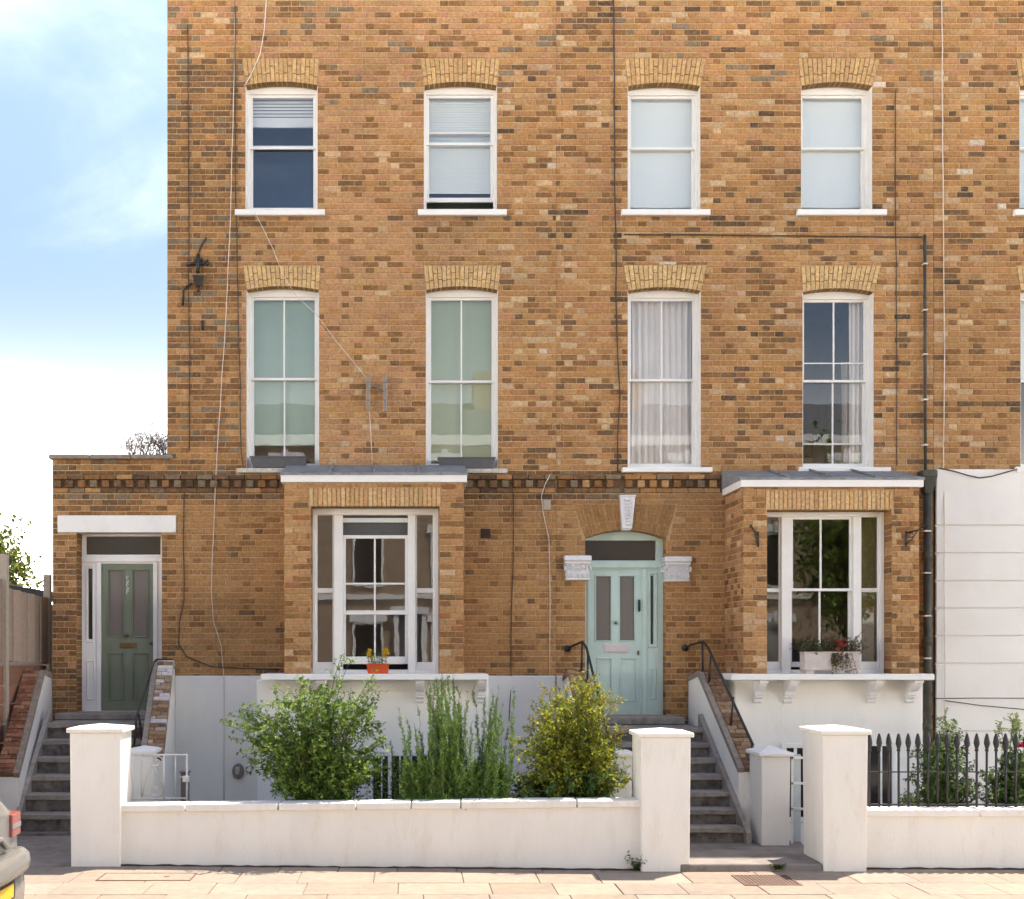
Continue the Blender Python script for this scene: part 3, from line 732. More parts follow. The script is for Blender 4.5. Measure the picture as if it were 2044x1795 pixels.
# top floor, house 1
w = win_std(h1, UP, 1, meet=PZ(299, .2), bar=False, lift=0.03, sill=(PX(470), PX(649), PZ(433), PZ(421)))
slats(w, *lim(UP, 1), PZ(236, .3), PZ(190, .3), 0.27, 'blind_grey', 0.045)
roller(w, *lim(UP, 1), PZ(256, .3), PZ(237, .3), 0.27, 'blind_grey', 'blind_cassette')
b = MB(); b.box(PX(UP[1][0]) - 0.3, PX(UP[1][1]) + 0.3, 1.3, 1.35, 8.0, 10.6); b.build('room_tone_board', 'room_blue', w)
w = win_std(h1, UP, 2, meet=PZ(291, .2), bar=False, lift=0.17, sill=(PX(834), PX(1011), PZ(433), PZ(421)), extra_rails=(PZ(267, .2),))
b = MB(); b.box(PX(846) + 0.05, PX(992) - 0.05, 0.42, 0.44, PZ(425), PZ(385)); b.build('room_tone_board', mat_plain('dim_room_green', (0.085, 0.095, 0.05), 0.9, 8, 0.3, 60, 0), w)  # board just behind the gap; the room's dimness is put into its colour
slats(w, *lim(UP, 2), PZ(388, .3), PZ(185, .3), 0.28, 'blind_white', 0.035)
# middle floor, house 1
w = win_std(h1, MI, 1, meet=PZ(760, .2), sill=(PX(475), PX(655), PZ(945), PZ(936), 'stone_sill'))
roller(w, *lim(MI, 1), PZ(890, .3), PZ(590, .3), 0.28, 'blind_green')
w = win_std(h1, MI, 2, meet=PZ(765, .2), sill=(PX(832), PX(1012), PZ(946), PZ(937), 'stone_sill'))
roller(w, *lim(MI, 2), PZ(920, .3), PZ(590, .3), 0.28, 'blind_olive')

# house 2 -------------------------------------------------------------
ho2 = [hole(UP[3]), hole(UP[4]), hole(MI[3]), hole(MI[4]), DOOR2]
bay2_hole = (BAY2['x0'] + 0.12, BAY2['x1'] - 0.12, 2.02, 4.38)
A2 = (1160, 1340, 1006)
w2 = facade(h2, [(XM, XP - 0.002, 0.2, TOP)], ho2 + [bay2_hole],
            [arch_block(UP[k], AU[k]) for k in (3, 4)] + [arch_block(MI[k], AM[k]) for k in (3, 4)] + [(PX(1162), PX(1336), PZ(1076), PZ(1006), PX(1146), PX(1352))],
            [(BAY2['x0'] - 0.004, BAY2['x1'] + 0.004, 0.1, PZ(949)), (XM - 1, PX(1446), *DENTIL), (XM - 1, PX(1168), 0.1, Z_REN), (PX(1382), PX(1843), 0.1, Z_REN),
             (PX(1124), PX(1168), PZ(1160), PZ(1110)), (PX(1329), PX(1379), PZ(1162), PZ(1112))], 100)
arches(h2, (3, 4))
dentils(h2, 1111, 1245, 0.8); dentils(h2, 1245, 1441, 0.25)
render_panel(h2, 1111, 1167, Z_REN); render_panel(h2, 1400, 1842, Z_REN)
w = win_std(h2, UP, 3, meet=PZ(300, .2), bar=False, sill=(PX(1239), PX(1416), PZ(433), PZ(421)))
roller(w, *lim(UP, 3), PZ(416, .3), PZ(185, .3), 0.28, 'blind_white')
w = win_std(h2, UP, 4, meet=PZ(300, .2), bar=False, sill=(PX(1589), PX(1767), PZ(433), PZ(421)))
roller(w, *lim(UP, 4), PZ(416, .3), PZ(185, .3), 0.28, 'blind_white')
w = win_std(h2, MI, 3, meet=PZ(762, .2), sill=(PX(1240), PX(1420), PZ(944), PZ(934)))
x0, x1 = lim(MI, 3); xm = (x0 + x1) / 2
drape(w, x0, xm + 0.03, PZ(930, .3), PZ(595, .3), 0.27, 'curtain', 5, 0.12, 3); drape(w, xm - 0.03, x1, PZ(930, .3), PZ(595, .3), 0.29, 'curtain', 5, 0.12, 9)
w = win_std(h2, MI, 4, meet=PZ(764, .2), sill=(PX(1592), PX(1775), PZ(944), PZ(934)), extra_rails=(PZ(726, .2), PZ(886, .2)))
x0, x1 = lim(MI, 4)
drape(w, x1 - 0.19, x1, PZ(930, .3), PZ(595, .3), 0.27, 'curtain', 3, 0.1, 5); drape(w, x1 - 0.27, x1 - 0.1, PZ(930, .3), PZ(720, .3), 0.36, 'curtain_beige', 2, 0.2, 6)

# house 3 -------------------------------------------------------------
ho3 = [hole(UP[5]), hole(MI[5])]
w3 = facade(h3, [(XP, XE, PZ(939), TOP)], ho3, [arch_block(UP[5], AU[5]), arch_block(MI[5], AM[5])], [], 220)
arches(h3, (5,))
w = win_std(h3, UP, 5, meet=PZ(300, .2), bar=False, sill=(PX(2021), PX(2195), PZ(433), PZ(421)))
roller(w, *lim(UP, 5), PZ(416, .3), PZ(185, .3), 0.28, 'blind_white')
w = win_std(h3, MI, 5, meet=PZ(764, .2), sill=(PX(2024), PX(2196), PZ(946), PZ(933)))
roller(w, *lim(MI, 5), PZ(760, .3), PZ(595, .3), 0.28, 'blind_white')
vs_ = [937, 1050, 1105, 1160.5, 1215, 1270, 1325, 1460, 1640]
b = MB(); b.box(XP + 0.014, XE, -0.03, 0.3, -0.9, PZ(938)); rb = b.build('render_backing', 'white_render', h3)
for i in range(len(vs_) - 1):
    b = MB(); b.box(XP + 0.014, XE - 0.002, -0.06, 0.02, PZ(vs_[i + 1]) + 0.007, PZ(vs_[i]) - 0.007, 0.01); b.build('render_band', 'clean_render', rb)

# ------------------------------------------------------------------ bays
def bay(h, B, fascia_v, roof_v, sill_u, cons_u, base_u):
    mb = MB(); y = -0.95
    wall_with_holes(mb, B['x0'], B['x1'], B['z0'], B['z1'], [(B['ox0'], B['ox1'], B['z0'], B['oz'])], y, mixc(MORTAR, TAN, 0.3), 0.26, tint_bay)
    for s, x in ((-1, B['x0']), (1, B['x1'])):
        mb.box(x, x - s * 0.12, y + 0.001, -0.001, B['z0'], B['z1'], 0, mixc(MORTAR, TAN, 0.3))
    mb.box(B['x0'] + 0.12, B['ox0'] - 0.001, y + 0.24, -0.001, B['z0'], B['z1'], 0, MORTAR)
    w = mb.build('bay', 'brick', h)
    blocks = [(B['ox0'] - 0.002, B['ox1'] + 0.002, 0, B['oz']), (B['ox0'] - 0.03, B['ox1'] + 0.03, B['oz'] - 0.01, B['st'] + 0.01)]
    for q in lay(B['x0'], B['x1'], B['z0'], B['z1'], blocks, tint_bay, B['z0'] + 0.006): brick_obj(*q[:4], y, q[4], w)
    hid = MB()
    for ax, xx in (('left', B['x0']), ('right', B['x1'])):
        for q in lay(y, 0.0, B['z0'], B['z1'], [], tint_bay, B['z0'] + 0.006):
            brick_geo(hid, *q[:4], xx, q[4], ax)
    hid.build('brickwork', 'brick', w, kind='stuff')
    # soldier course
    sl = MB(); sl.box(B['ox0'] - 0.022, B['ox1'] + 0.022, y - 0.002, y + 0.25, B['oz'] - 0.003, B['st'] + 0.004, 0, (0.33, 0.20, 0.09)); lt = sl.build('flat_arch', 'brick', h)
    n = 29; x0, x1 = B['ox0'] - 0.02, B['ox1'] + 0.02
    for i in range(n):
        a, c = x0 + (x1 - x0) * i / n, x0 + (x1 - x0) * (i + 1) / n
        k = MB(); k.box(a + 0.005, c - 0.005, y - 0.008 - br.random() * 0.006, y + 0.1, B['oz'] - 0.003 - br.random() * 0.004, B['st'], 0.005, jit(mixc((0.60, 0.35, 0.15), (0.66, 0.46, 0.24), br.random()), 0.12, br)); k.build('arch_brick', 'brick', lt)
    # lead roof and white fascia running round three sides
    zf0, zf1 = PZ(fascia_v[1], -1.0), PZ(fascia_v[0], -1.0); e = 0.045
    f = MB()
    f.box(B['x0'] - e, B['x1'] + e, y - e, y - e + 0.03, zf0, zf1, 0.004)
    f.box(B['x0'] - e, B['x0'] - e + 0.03, y - e + 0.031, -0.012, zf0, zf1, 0.004); f.box(B['x1'] + e - 0.03, B['x1'] + e, y - e + 0.031, -0.012, zf0, zf1, 0.004)
    f.build('fascia', 'white_wood', h)
    r = MB(); z1 = PZ(roof_v, 0.0)
    a = e + 0.012; zl = zf1 + 0.012
    r.hexa([(B['x0'] - a, y - a, zl - 0.03), (B['x1'] + a, y - a, zl - 0.03), (B['x1'] + a, -0.013, zl - 0.03), (B['x0'] - a, -0.013, zl - 0.03)],
           [(B['x0'] - a, y - a, zl), (B['x1'] + a, y - a, zl), (B['x1'] + a, -0.013, z1), (B['x0'] - a, -0.013, z1)])
    rf = r.build('lead_roof', 'lead', h)
    for i in range(1, 4):
        x = B['x0'] + (B['x1'] - B['x0']) * i / 4
        k = MB(); k.tube([(x, y - a, zl + 0.012), (x, -0.05, z1 + 0.012)], 0.016, 6); k.build('lead_roll', 'lead', rf)
    # slab sill on consoles, rendered base
    k = MB(); k.box(PX(sill_u[0], -1.1), PX(sill_u[1], -1.1), -1.1, -0.3, PZ(1358, -1.1), PZ(1345.5, -1.1), 0.01); k.build('bay_sill', 'white_render', h)
    zt = PZ(1358, -1.1) - 0.003
    k = MB(); k.box(PX(base_u[0], -.7), PX(base_u[1], -.7), -0.7, -0.035, -0.8, zt, 0.015); base = k.build('bay_base', 'white_render', h)
    for u in cons_u:
        x = PX(u, -.9); k = MB()
        prof = [(-0.69, zt - 0.30), (-0.72, zt - 0.31), (-0.745, zt - 0.285), (-0.74, zt - 0.255), (-0.765, zt - 0.24), (-0.80, zt - 0.20), (-0.805, zt - 0.15), (-0.87, zt - 0.145),
                (-0.93, zt - 0.115), (-0.975, zt - 0.075), (-0.985, zt - 0.05), (-1.035, zt - 0.045), (-1.035, zt), (-0.69, zt)]
        k.prism(prof, x - 0.052, x + 0.052, 'x')
        k.box(x - 0.062, x + 0.062, -0.83, -0.69, zt - 0.235, zt - 0.215, 0.004); k.box(x - 0.062, x + 0.062, -1.05, -0.69, zt - 0.03, zt, 0.004)
        bevel(k.build('console', 'white_plaster', h), 0.006)
    return w
def bay_window(h, B, y, jl, muls, jr, vtop, centre, sides, room, cbar, seed):
    """three-light bay sash: frame with two mullions, each light with panes"""
    f = MB(); z0, z1 = B['z0'] + 0.004, B['oz'] - 0.004
    P = lambda u: PX(u, y); Zv = lambda v: PZ(v, y)
    xa, xb = B['ox0'] + 0.003, B['ox1'] - 0.003
    f.box(xa, P(jl), y, y + 0.12, z0, z1, 0.005); f.box(P(jr), xb, y, y + 0.12, z0, z1, 0.005)
    f.box(P(jl), P(jr), y, y + 0.12, Zv(vtop), z1, 0.005)
    for (a, c) in muls:
        f.box(P(a), P(c), y - 0.01, y + 0.12, z0, Zv(vtop), 0.006)
    f.box(P(jl), P(jr), y + 0.004, y + 0.12, z0, z0 + 0.05, 0.005)
    w = f.build('bay_window', 'white_wood', h)
    def glass(x0, x1, za, zb, yy):
        g = MB(); g.quad((x0, yy, za), (x1, yy, za), (x1, yy, zb), (x0, yy, zb)); g.build('pane', 'glass', w)
    for (x0, x1) in ((P(jl), P(muls[0][0])), (P(muls[1][1]), P(jr))):
        m = MB(); zm0, zm1 = Zv(sides[1]), Zv(sides[0]); zb = Zv(sides[2])
        m.box(x0, x1, y + 0.04, y + 0.08, zm0, zm1, 0.004); m.box(x0, x1, y + 0.04, y + 0.08, z0 + 0.05, zb, 0.004)
        m.box(x0, x0 + 0.02, y + 0.042, y + 0.078, zb, Zv(vtop), 0.003); m.box(x1 - 0.02, x1, y + 0.042, y + 0.078, zb, Zv(vtop), 0.003)
        m.build('side_sash', 'white_wood', w); glass(x0 + 0.02, x1 - 0.02, zm1, Zv(vtop), y + 0.06); glass(x0 + 0.02, x1 - 0.02, zb, zm0, y + 0.06)
    x0, x1 = P(muls[0][1]), P(muls[1][0]); xc = P(cbar)
    for nm, (va, vb, rails, st, dy) in centre.items():
        m = MB(); za, zb = Zv(vb), Zv(va); s = 0.038
        m.box(x0, x0 + s, y + dy, y + dy + 0.035, za, zb, 0.004); m.box(x1 - s, x1, y + dy, y + dy + 0.035, za, zb, 0.004)
        m.box(x0 + s, x1 - s, y + dy, y + dy + 0.035, zb - st[0], zb, 0.004); m.box(x0 + s, x1 - s, y + dy, y + dy + 0.035, za, za + st[1], 0.004)
        m.box(xc - 0.012, xc + 0.012, y + dy + 0.003, y + dy + 0.032, za + st[1], zb - st[0], 0.003)
        for v in rails: m.box(x0 + s, x1 - s, y + dy + 0.004, y + dy + 0.031, Zv(v) - 0.012, Zv(v) + 0.012, 0.003)
        m.build(nm, 'white_wood', w)
        zs_ = [za + st[1]] + sorted(Zv(v) for v in rails) + [zb - st[0]]
        for i in range(len(zs_) - 1):
            glass(x0 + s, xc - 0.012, zs_[i] + (0.012 if i else 0), zs_[i + 1] - (0.012 if i < len(zs_) - 2 else 0), y + dy + 0.017)
            glass(xc + 0.012, x1 - s, zs_[i] + (0.012 if i else 0), zs_[i + 1] - (0.012 if i < len(zs_) - 2 else 0), y + dy + 0.017)
    return w
bay(h1, BAY1, (945.5, 962.5), 929, (520, 975), (642, 838, 962), (512, 975))
bay(h2, BAY2, (955, 972), 940, (1459, 1866), (1519, 1580, 1749, 1826), (1466, 1842))
bw = bay_window(h1, BAY1, -0.70, 630, ((666, 684), (814, 829.5)), 867, 1028,
           {'upper_sash': (1068, 1227, (1165,), (0.045, 0.04), 0.03), 'lower_sash': (1218, 1326, (), (0.045, 0.10), 0.075)}, (1174, 1183.5, 1322), 'room', 748, 1)
b = MB(); b.box(PX(684, -.6), PX(814, -.6), -0.60, -0.58, PZ(1075, -.6), PZ(1030, -.6)); b.build('dim_gap_board', 'slate_box', bw)  # added board behind the lowered sash; its dark colour stands for the dim room
b = MB(); b.box(PX(684, -.66), PX(814, -.66), -0.65, -0.63, PZ(1043, -.66), PZ(1034, -.66), 0.004); b.build('blind_rail', 'blind_grey', bw)
bw2 = bay_window(h2, BAY2, -0.70, 1528, ((1559.5, 1578.5), (1703, 1719)), 1757, 1032,
           {'upper_sash': (1032, 1180, (), (0.03, 0.035), 0.03), 'lower_sash': (1174, 1332, (), (0.035, 0.07), 0.075)}, (1174, 1182, 1321), 'room_olive', 1640, 2)
b = MB(); b.box(PX(1719, -.3), PX(1790, -.3), -0.32, -0.28, 2.05, 4.1); b.build('room_lining', mat_plain('ochre_room_plaster', (0.34, 0.24, 0.11), 0.9, 2, 0.15, 60, 0), bw2)

# basement windows under the bays, with security bars
def basement_window(h, u0, u1, v0, v1, bars, y=-0.703):
    f = MB(); x0, x1, z0, z1 = PX(u0, y), PX(u1, y), PZ(v1, y), PZ(v0, y)
    f.box(x0, x0 + 0.06, y - 0.03, y, z0, z1, 0.005); f.box(x1 - 0.06, x1, y - 0.03, y, z0, z1, 0.005); f.box(x0 + 0.06, x1 - 0.06, y - 0.03, y, z1 - 0.06, z1, 0.005); f.box(x0 + 0.06, x1 - 0.06, y - 0.03, y, z0, z0 + 0.06, 0.005)
    for i in (1, 2): f.box(x0 + (x1 - x0) * i / 3 - 0.02, x0 + (x1 - x0) * i / 3 + 0.02, y - 0.028, y, z0 + 0.06, z1 - 0.06, 0.004)
    w = f.build('basement_window', 'white_wood', h)
    g = MB(); g.quad((x0 + 0.06, y - 0.008, z0 + 0.06), (x1 - 0.06, y - 0.008, z0 + 0.06), (x1 - 0.06, y - 0.008, z1 - 0.06), (x0 + 0.06, y - 0.008, z1 - 0.06)); g.build('pane', 'dark_fan', w)
    for i in range(bars):
        k = MB(); x = x0 + (x1 - x0) * (i + 0.5) / bars; k.tube([(x, y - 0.09, z0 - 0.3), (x, y - 0.09, z1 + 0.02)], 0.009, 6); k.build('security_bar', 'white_iron', w)
    return w
basement_window(h1, 735, 862, 1500, 1625, 7)
basement_window(h2, 1560, 1640, 1484, 1640, 0); basement_window(h2, 1694, 1788, 1480, 1625, 0)

# ------------------------------------------------------------------ doors
def panel(mb, x0, x1, z0, z1, y, d=0.018):
    """raised moulding round a sunk door panel"""
    t = 0.022
    for (a, c, e, f) in ((x0, x1, z1 - t, z1), (x0, x1, z0, z0 + t), (x0, x0 + t, z0 + t, z1 - t), (x1 - t, x1, z0 + t, z1 - t)): mb.box(a, c, y - 0.012, y + d, e, f, 0.006)
def rect_frame(mb, x0, x1, z0, z1, y0, y1, holes):
    xs = sorted({x0, x1, *[q for h in holes for q in h[:2]]}); zs = sorted({z0, z1, *[q for h in holes for q in h[2:4]]})
    for k in range(len(zs) - 1):
        run = None
        for i in range(len(xs) - 1):
            mx, mz = (xs[i] + xs[i + 1]) / 2, (zs[k] + zs[k + 1]) / 2
            if any(h[0] < mx < h[1] and h[2] < mz < h[3] for h in holes):
                if run: mb.box(run[0], run[1], y0, y1, zs[k], zs[k + 1]); run = None
            else: run = (run[0] if run else xs[i], xs[i + 1])
        if run: mb.box(run[0], run[1], y0, y1, zs[k], zs[k + 1])
def door_set(h, y, leaf, holes, panels, mat, post_mat, letter, lmat):
    P = lambda u: PX(u, y); Z = lambda v: PZ(v, y)
    m = MB(); hs = [(P(a), P(c), Z(d), Z(e)) for (a, c, e, d) in holes]; ps = [(P(a), P(c), Z(d), Z(e)) for (a, c, e, d) in panels]
    rect_frame(m, P(leaf[0]), P(leaf[1]), Z(leaf[3]), Z(leaf[2]), y + 0.02, y + 0.065, hs + ps)
    for q in ps: m.box(q[0] - 0.001, q[1] + 0.001, y + 0.038, y + 0.06, q[2] - 0.001, q[3] + 0.001); panel(m, *q, y + 0.02)
    for q in hs: panel(m, *q, y + 0.02)
    d = m.build('front_door', mat, h)
    for q in hs:
        g = MB(); g.box(q[0] - 0.002, q[1] + 0.002, y + 0.04, y + 0.048, q[2] - 0.002, q[3] + 0.002); g.build('door_pane', 'frosted', d)
    k = MB(); x0, x1, z0, z1 = P(letter[0]), P(letter[1]), Z(letter[3]), Z(letter[2])
    k.box(x0, x1, y + 0.006, y + 0.02, z0, z1, 0.004); k.box(x0 + 0.025, x1 - 0.025, y - 0.001, y + 0.006, z0 + 0.018, z1 - 0.018, 0.003); k.tube([(x0 + 0.05, y + 0.0, z0 + 0.014), (x1 - 0.05, y + 0.0, z0 + 0.014)], 0.004, 6)
    k.build('letter_plate', lmat, d)
    return d
y1 = 0.23; P = lambda u: PX(u, y1); Z = lambda v: PZ(v, y1)
d1 = door_set(h1, y1, (201.6, 306, 1125.5, 1418), ((213, 248.5, 1136, 1273), (261.5, 297, 1136, 1273)), ((215, 247.5, 1302.5, 1398), (263, 296, 1302.5, 1398)), 'green_door', 'white_wood', (239, 272.5, 1283.5, 1294), 'brass')
k = MB(); k.lathe([(0.0, y1 - 0.03), (0.022, y1 - 0.03), (0.026, y1 - 0.01), (0.014, y1 + 0.022)], P(254), Z(1269), 10, None, 'y'); k.tube([(P(254), y1 - 0.03, Z(1269)), (P(254), y1 - 0.035, Z(1275))], 0.008); k.build('knocker', 'brass', d1)
k = MB(); k.lathe([(0.0, y1 - 0.005), (0.02, y1 - 0.005), (0.02, y1 + 0.02)], P(301.6), Z(1284.5), 10, None, 'y'); k.build('lock', 'brass', d1)
k = MB(); rr = random.Random(4)
for i in range(5):        # white scrolled fretwork running down the middle stile
    z = Z(1153 + i * 7.2); pts = []
    for j in range(9):
        a = j / 8 * 4.9 + (i % 2) * 3.1; pts.append((P(254) + 0.013 * math.cos(a), y1 + 0.012, z + 0.019 * math.sin(a) - 0.004 * j / 8))
    k.tube(pts, 0.0045, 5)
k.build('fretwork', 'white_wood', d1)
fr = MB(); x0, x1 = DOOR1[0] + 0.01, DOOR1[1] - 0.006
tz0, tz1 = Z(1107.5), Z(1071)
rect_frame(fr, x0, x1, Z(1420), DOOR1[3] - 0.002, y1, y1 + 0.1, [(P(171.5), P(321) - 0.004, tz0, tz1), (P(201.6), P(306), Z(1420) - 1, Z(1125.5)), (P(175.5), P(184.5), Z(1276), Z(1135))])
fr.box(x0 + 0.002, x1 - 0.002, y1 - 0.03, y1 - 0.001, Z(1122), Z(1112), 0.006); fr.box(P(193), P(202), y1 - 0.018, y1 - 0.001, Z(1419.5), Z(1123), 0.005); fr.box(P(306), P(315), y1 - 0.018, y1 - 0.001, Z(1419.5), Z(1123), 0.005)
panel(fr, P(172), P(188), Z(1283), Z(1129), y1 - 0.002, 0.004); panel(fr, P(173), P(190), Z(1397), Z(1318), y1 - 0.002, 0.004)
f1 = fr.build('door_frame', 'white_wood', h1)
k = MB(); k.quad((P(171), y1 + 0.05, tz0 - 0.002), (P(321), y1 + 0.05, tz0 - 0.002), (P(321), y1 + 0.05, tz1 + 0.002), (P(171), y1 + 0.05, tz1 + 0.002)); k.build('fanlight', 'dark_fan', f1)
k = MB(); k.quad((P(175), y1 + 0.05, Z(1277)), (P(185), y1 + 0.05, Z(1277)), (P(185), y1 + 0.05, Z(1134)), (P(175), y1 + 0.05, Z(1134))); k.build('side_light', 'dark_fan', f1)
k = MB(); k.box(x0 + 0.05, x1 - 0.02, y1 - 0.04, y1 + 0.1, Z(1423), Z(1419) , 0.004); k.build('door_cill', 'white_wood', h1)

y2 = 0.18; P = lambda u: PX(u, y2); Z = lambda v: PZ(v, y2)
d2 = door_set(h2, y2, (1181, 1278.5, 1136.4, 1428), ((1187, 1222.5, 1147.5, 1281.6), (1235, 1269.5, 1147.5, 1281.6)), ((1191.4, 1223, 1312.6, 1400.6), (1236.4, 1272, 1312.6, 1400.6)), 'aqua_door', 'aqua_door', (1206, 1255, 1286.5, 1303.5), 'pvc_pink')
k = MB(); k.tube([(P(1276), y2 + 0.0, Z(1199)), (P(1276), y2 - 0.03, Z(1202)), (P(1276), y2 - 0.03, Z(1216)), (P(1276), y2 + 0.0, Z(1220))], 0.013, 8); k.box(P(1274), P(1278), y2 + 0.008, y2 + 0.02, Z(1221), Z(1197), 0.003); k.build('handle', 'black_iron', d2)
k = MB(); k.box(P(1272.5), P(1276), y2 + 0.0, y2 + 0.02, Z(1308), Z(1299), 0.004); k.build('lock', 'brass', d2)
k = MB(); k.lathe([(0.0, y2 - 0.03), (0.02, y2 - 0.03), (0.024, y2 - 0.01), (0.012, y2 + 0.022)], P(1229), Z(1243.5), 10, None, 'y'); k.build('door_knob', 'steel', d2)
fr = MB(); x0, x1 = DOOR2[0] + 0.003, DOOR2[1] - 0.003
tz0, tz1 = Z(1119), Z(1079)
rect_frame(fr, x0, x1, Z(1429), Z(1076), y2, y2 + 0.1, [(x0 + 0.012, P(1309), tz0, tz1), (P(1181), P(1278.5), Z(1429) - 1, Z(1136.4)), (P(1298.7), P(1304.5), Z(1286), Z(1149))])
cxh, hw = (x0 + x1) / 2, (x1 - x0) / 2; zsp, zcr = PZ(1075), PZ(1058)
ts = [-1 + i / 6 for i in range(13)]
for i in range(12):
    f = lambda t: (cxh + t * hw, zsp + (zcr - zsp) * (1 - t * t) - 0.004)
    fr.prism([(f(ts[i])[0], Z(1076.2)), (f(ts[i + 1])[0], Z(1076.2)), f(ts[i + 1]), f(ts[i])], y2 + 0.002, y2 + 0.1)
fr.box(x0 + 0.002, x1 - 0.002, y2 - 0.03, y2 - 0.001, Z(1134), Z(1122), 0.006); fr.box(P(1282), P(1291), y2 - 0.02, y2 - 0.001, Z(1428), Z(1135), 0.006); fr.box(P(1172), P(1179), y2 - 0.015, y2 - 0.001, Z(1428), Z(1135), 0.005)
panel(fr, P(1295), P(1312), Z(1293), Z(1143), y2 - 0.002, 0.004); panel(fr, P(1297), P(1310), Z(1396), Z(1333), y2 - 0.002, 0.004)
f2 = fr.build('door_frame', 'aqua_door', h2)
k = MB(); k.quad((x0 + 0.01, y2 + 0.05, tz0 - 0.002), (P(1310), y2 + 0.05, tz0 - 0.002), (P(1310), y2 + 0.05, tz1 + 0.002), (x0 + 0.01, y2 + 0.05, tz1 + 0.002)); k.build('fanlight', 'dark_fan', f2)
k = MB(); k.quad((P(1298), y2 + 0.05, Z(1287)), (P(1305), y2 + 0.05, Z(1287)), (P(1305), y2 + 0.05, Z(1148)), (P(1298), y2 + 0.05, Z(1148))); k.build('side_light', 'dark_fan', f2)
b = MB(); b.box(PX(1160), PX(1340), 0.9, 1.0, 1.0, 4.3); b.build('hall_wall', 'room', h2)
# arch of rubbed bricks over the aqua door, carved keystone and capitals
window_arch(h2, PX(1168), PX(1329), PX(1146), PX(1350), PZ(1075), PZ(1058) - PZ(1075), PZ(1006.5), n=23, tone=(0.36, 0.19, 0.075), split=True, depth=0.18, name='door_arch', key=(-0.17, 0.17), joint=(0.52, 0.36, 0.19))
k = MB(); zt, zb = PZ(994), PZ(1056)
k.prism([(PX(1240), zb), (PX(1259.5), zb), (PX(1266), zt), (PX(1236), zt)], -0.085, 0.12); k.prism([(PX(1241), zb - 0.02), (PX(1258), zb - 0.02), (PX(1259.5), zb), (PX(1240), zb)], -0.05, 0.14)
k.box(PX(1234.5), PX(1267.5), -0.1, 0.05, zt + 0.001, zt + 0.03, 0.006)
key = k.build('keystone', 'white_plaster', h2); bevel(key, 0.006)
k = MB(); rr = random.Random(8); xc = PX(1251)
for i in range(9):
    z = zt - 0.05 - i * 0.04; wdt = 0.062 - i * 0.003
    for s in (-1, 1): k.tube([(xc + s * wdt * math.cos(a) * (0.5 + 0.5 * rr.random()), -0.09 - 0.012 * math.sin(a), z + 0.016 * math.sin(a * 2 + i)) for a in (0, 0.6, 1.2, 1.57)], [0.006, 0.01, 0.009, 0.004], 6)
    k.lathe([(0.0, -0.103), (0.012, -0.098), (0.016, -0.085)], xc + rr.uniform(-0.01, 0.01), z, 8, None, 'y')
k.build('key_carving', 'white_plaster', key)
def capital(u0, u1, v0, v1, back, s):
    k = MB(); x0, x1, z0, z1 = PX(u0), PX(u1), PZ(v1), PZ(v0); hgt = z1 - z0
    k.box(x0 - 0.0, x1 + 0.0, -0.11, back, z1 - 0.075, z1, 0.012); k.box(x0 + 0.012, x1 - 0.012, -0.085, back - 0.002, z1 - 0.115, z1 - 0.076, 0.008)
    k.box(x0 + 0.03, x1 - 0.03, -0.06, back - 0.004, z0 + 0.03, z1 - 0.116, 0.006); k.box(x0 + 0.022, x1 - 0.022, -0.075, back - 0.006, z0, z0 + 0.029, 0.008)
    c = k.build('capital', 'white_plaster', h2)
    k = MB(); rr = random.Random(u0); n = 5
    for i in range(n):
        xc = x0 + 0.05 + (x1 - x0 - 0.1) * i / (n - 1)
        for (zz, am) in ((z0 + 0.07, 0.03), (z0 + 0.15, 0.034), (z0 + 0.20, 0.022)):
            a0 = rr.uniform(0, 6.28)
            k.tube([(xc + am * (1 - t / 9) * math.cos(a0 + t), -0.066 - 0.008 * math.sin(t * 0.5), zz + am * (1 - t / 9) * math.sin(a0 + t)) for t in range(8)], [0.009, 0.01, 0.01, 0.009, 0.009, 0.008, 0.007, 0.004], 6)
    for sx in (x0 + 0.012, x1 - 0.012):      # corner volutes
        for yy in ((-0.07,) if s == 0 else (-0.07, 0.06, 0.18)):
            kv = MB(); kv.tube([(sx + 0.0 * t, yy + 0.028 * (1 - t / 11) * math.cos(t * 0.9), z0 + 0.16 + 0.045 * (1 - t / 11) * math.sin(t * 0.9)) for t in range(10)], 0.012, 6); kv.build('volute', 'white_plaster', c)
    k.build('capital_carving', 'white_plaster', c)
capital(1124.5, 1179, 1110, 1158.6, 0.16, 1); capital(1324, 1378, 1112, 1161.5, 0.16, 1)
# vents and small fixings let into the walls
b = MB(); b.box(PX(1084), PX(1099), -0.03, 0.02, PZ(1018), PZ(999), 0.004)
for i in range(5): b.box(PX(1086.5), PX(1097), -0.036, -0.029, PZ(1015.5) + i * 0.021, PZ(1015.5) + i * 0.021 + 0.008, 0.002)
b.build('wall_vent', 'beige_metal', h1)
b = MB(); b.box(PX(959.5), PX(979), -0.016, 0.02, PZ(1075), PZ(1056), 0.003)
for i in range(3):
    for j in range(3): b.box(PX(962 + i * 5.6), PX(966 + i * 5.6), -0.022, -0.015, PZ(1072 - j * 5.6), PZ(1068 - j * 5.6), 0.002)
b.build('air_brick', 'terracotta', h1)
b = MB(); xc, zc_ = PX(476, -.03), PZ(1539, -.03)
b.add([(xc + 0.082 * math.cos(a * 0.314) * s, y, zc_ + 0.105 * math.sin(a * 0.314) * s) for (s, y) in ((1, -0.03), (1, -0.075), (0.86, -0.095)) for a in range(20)],
      [(k * 20 + i, k * 20 + (i + 1) % 20, (k + 1) * 20 + (i + 1) % 20, (k + 1) * 20 + i) for k in range(2) for i in range(20)] + [tuple(range(40, 60))], None, False)
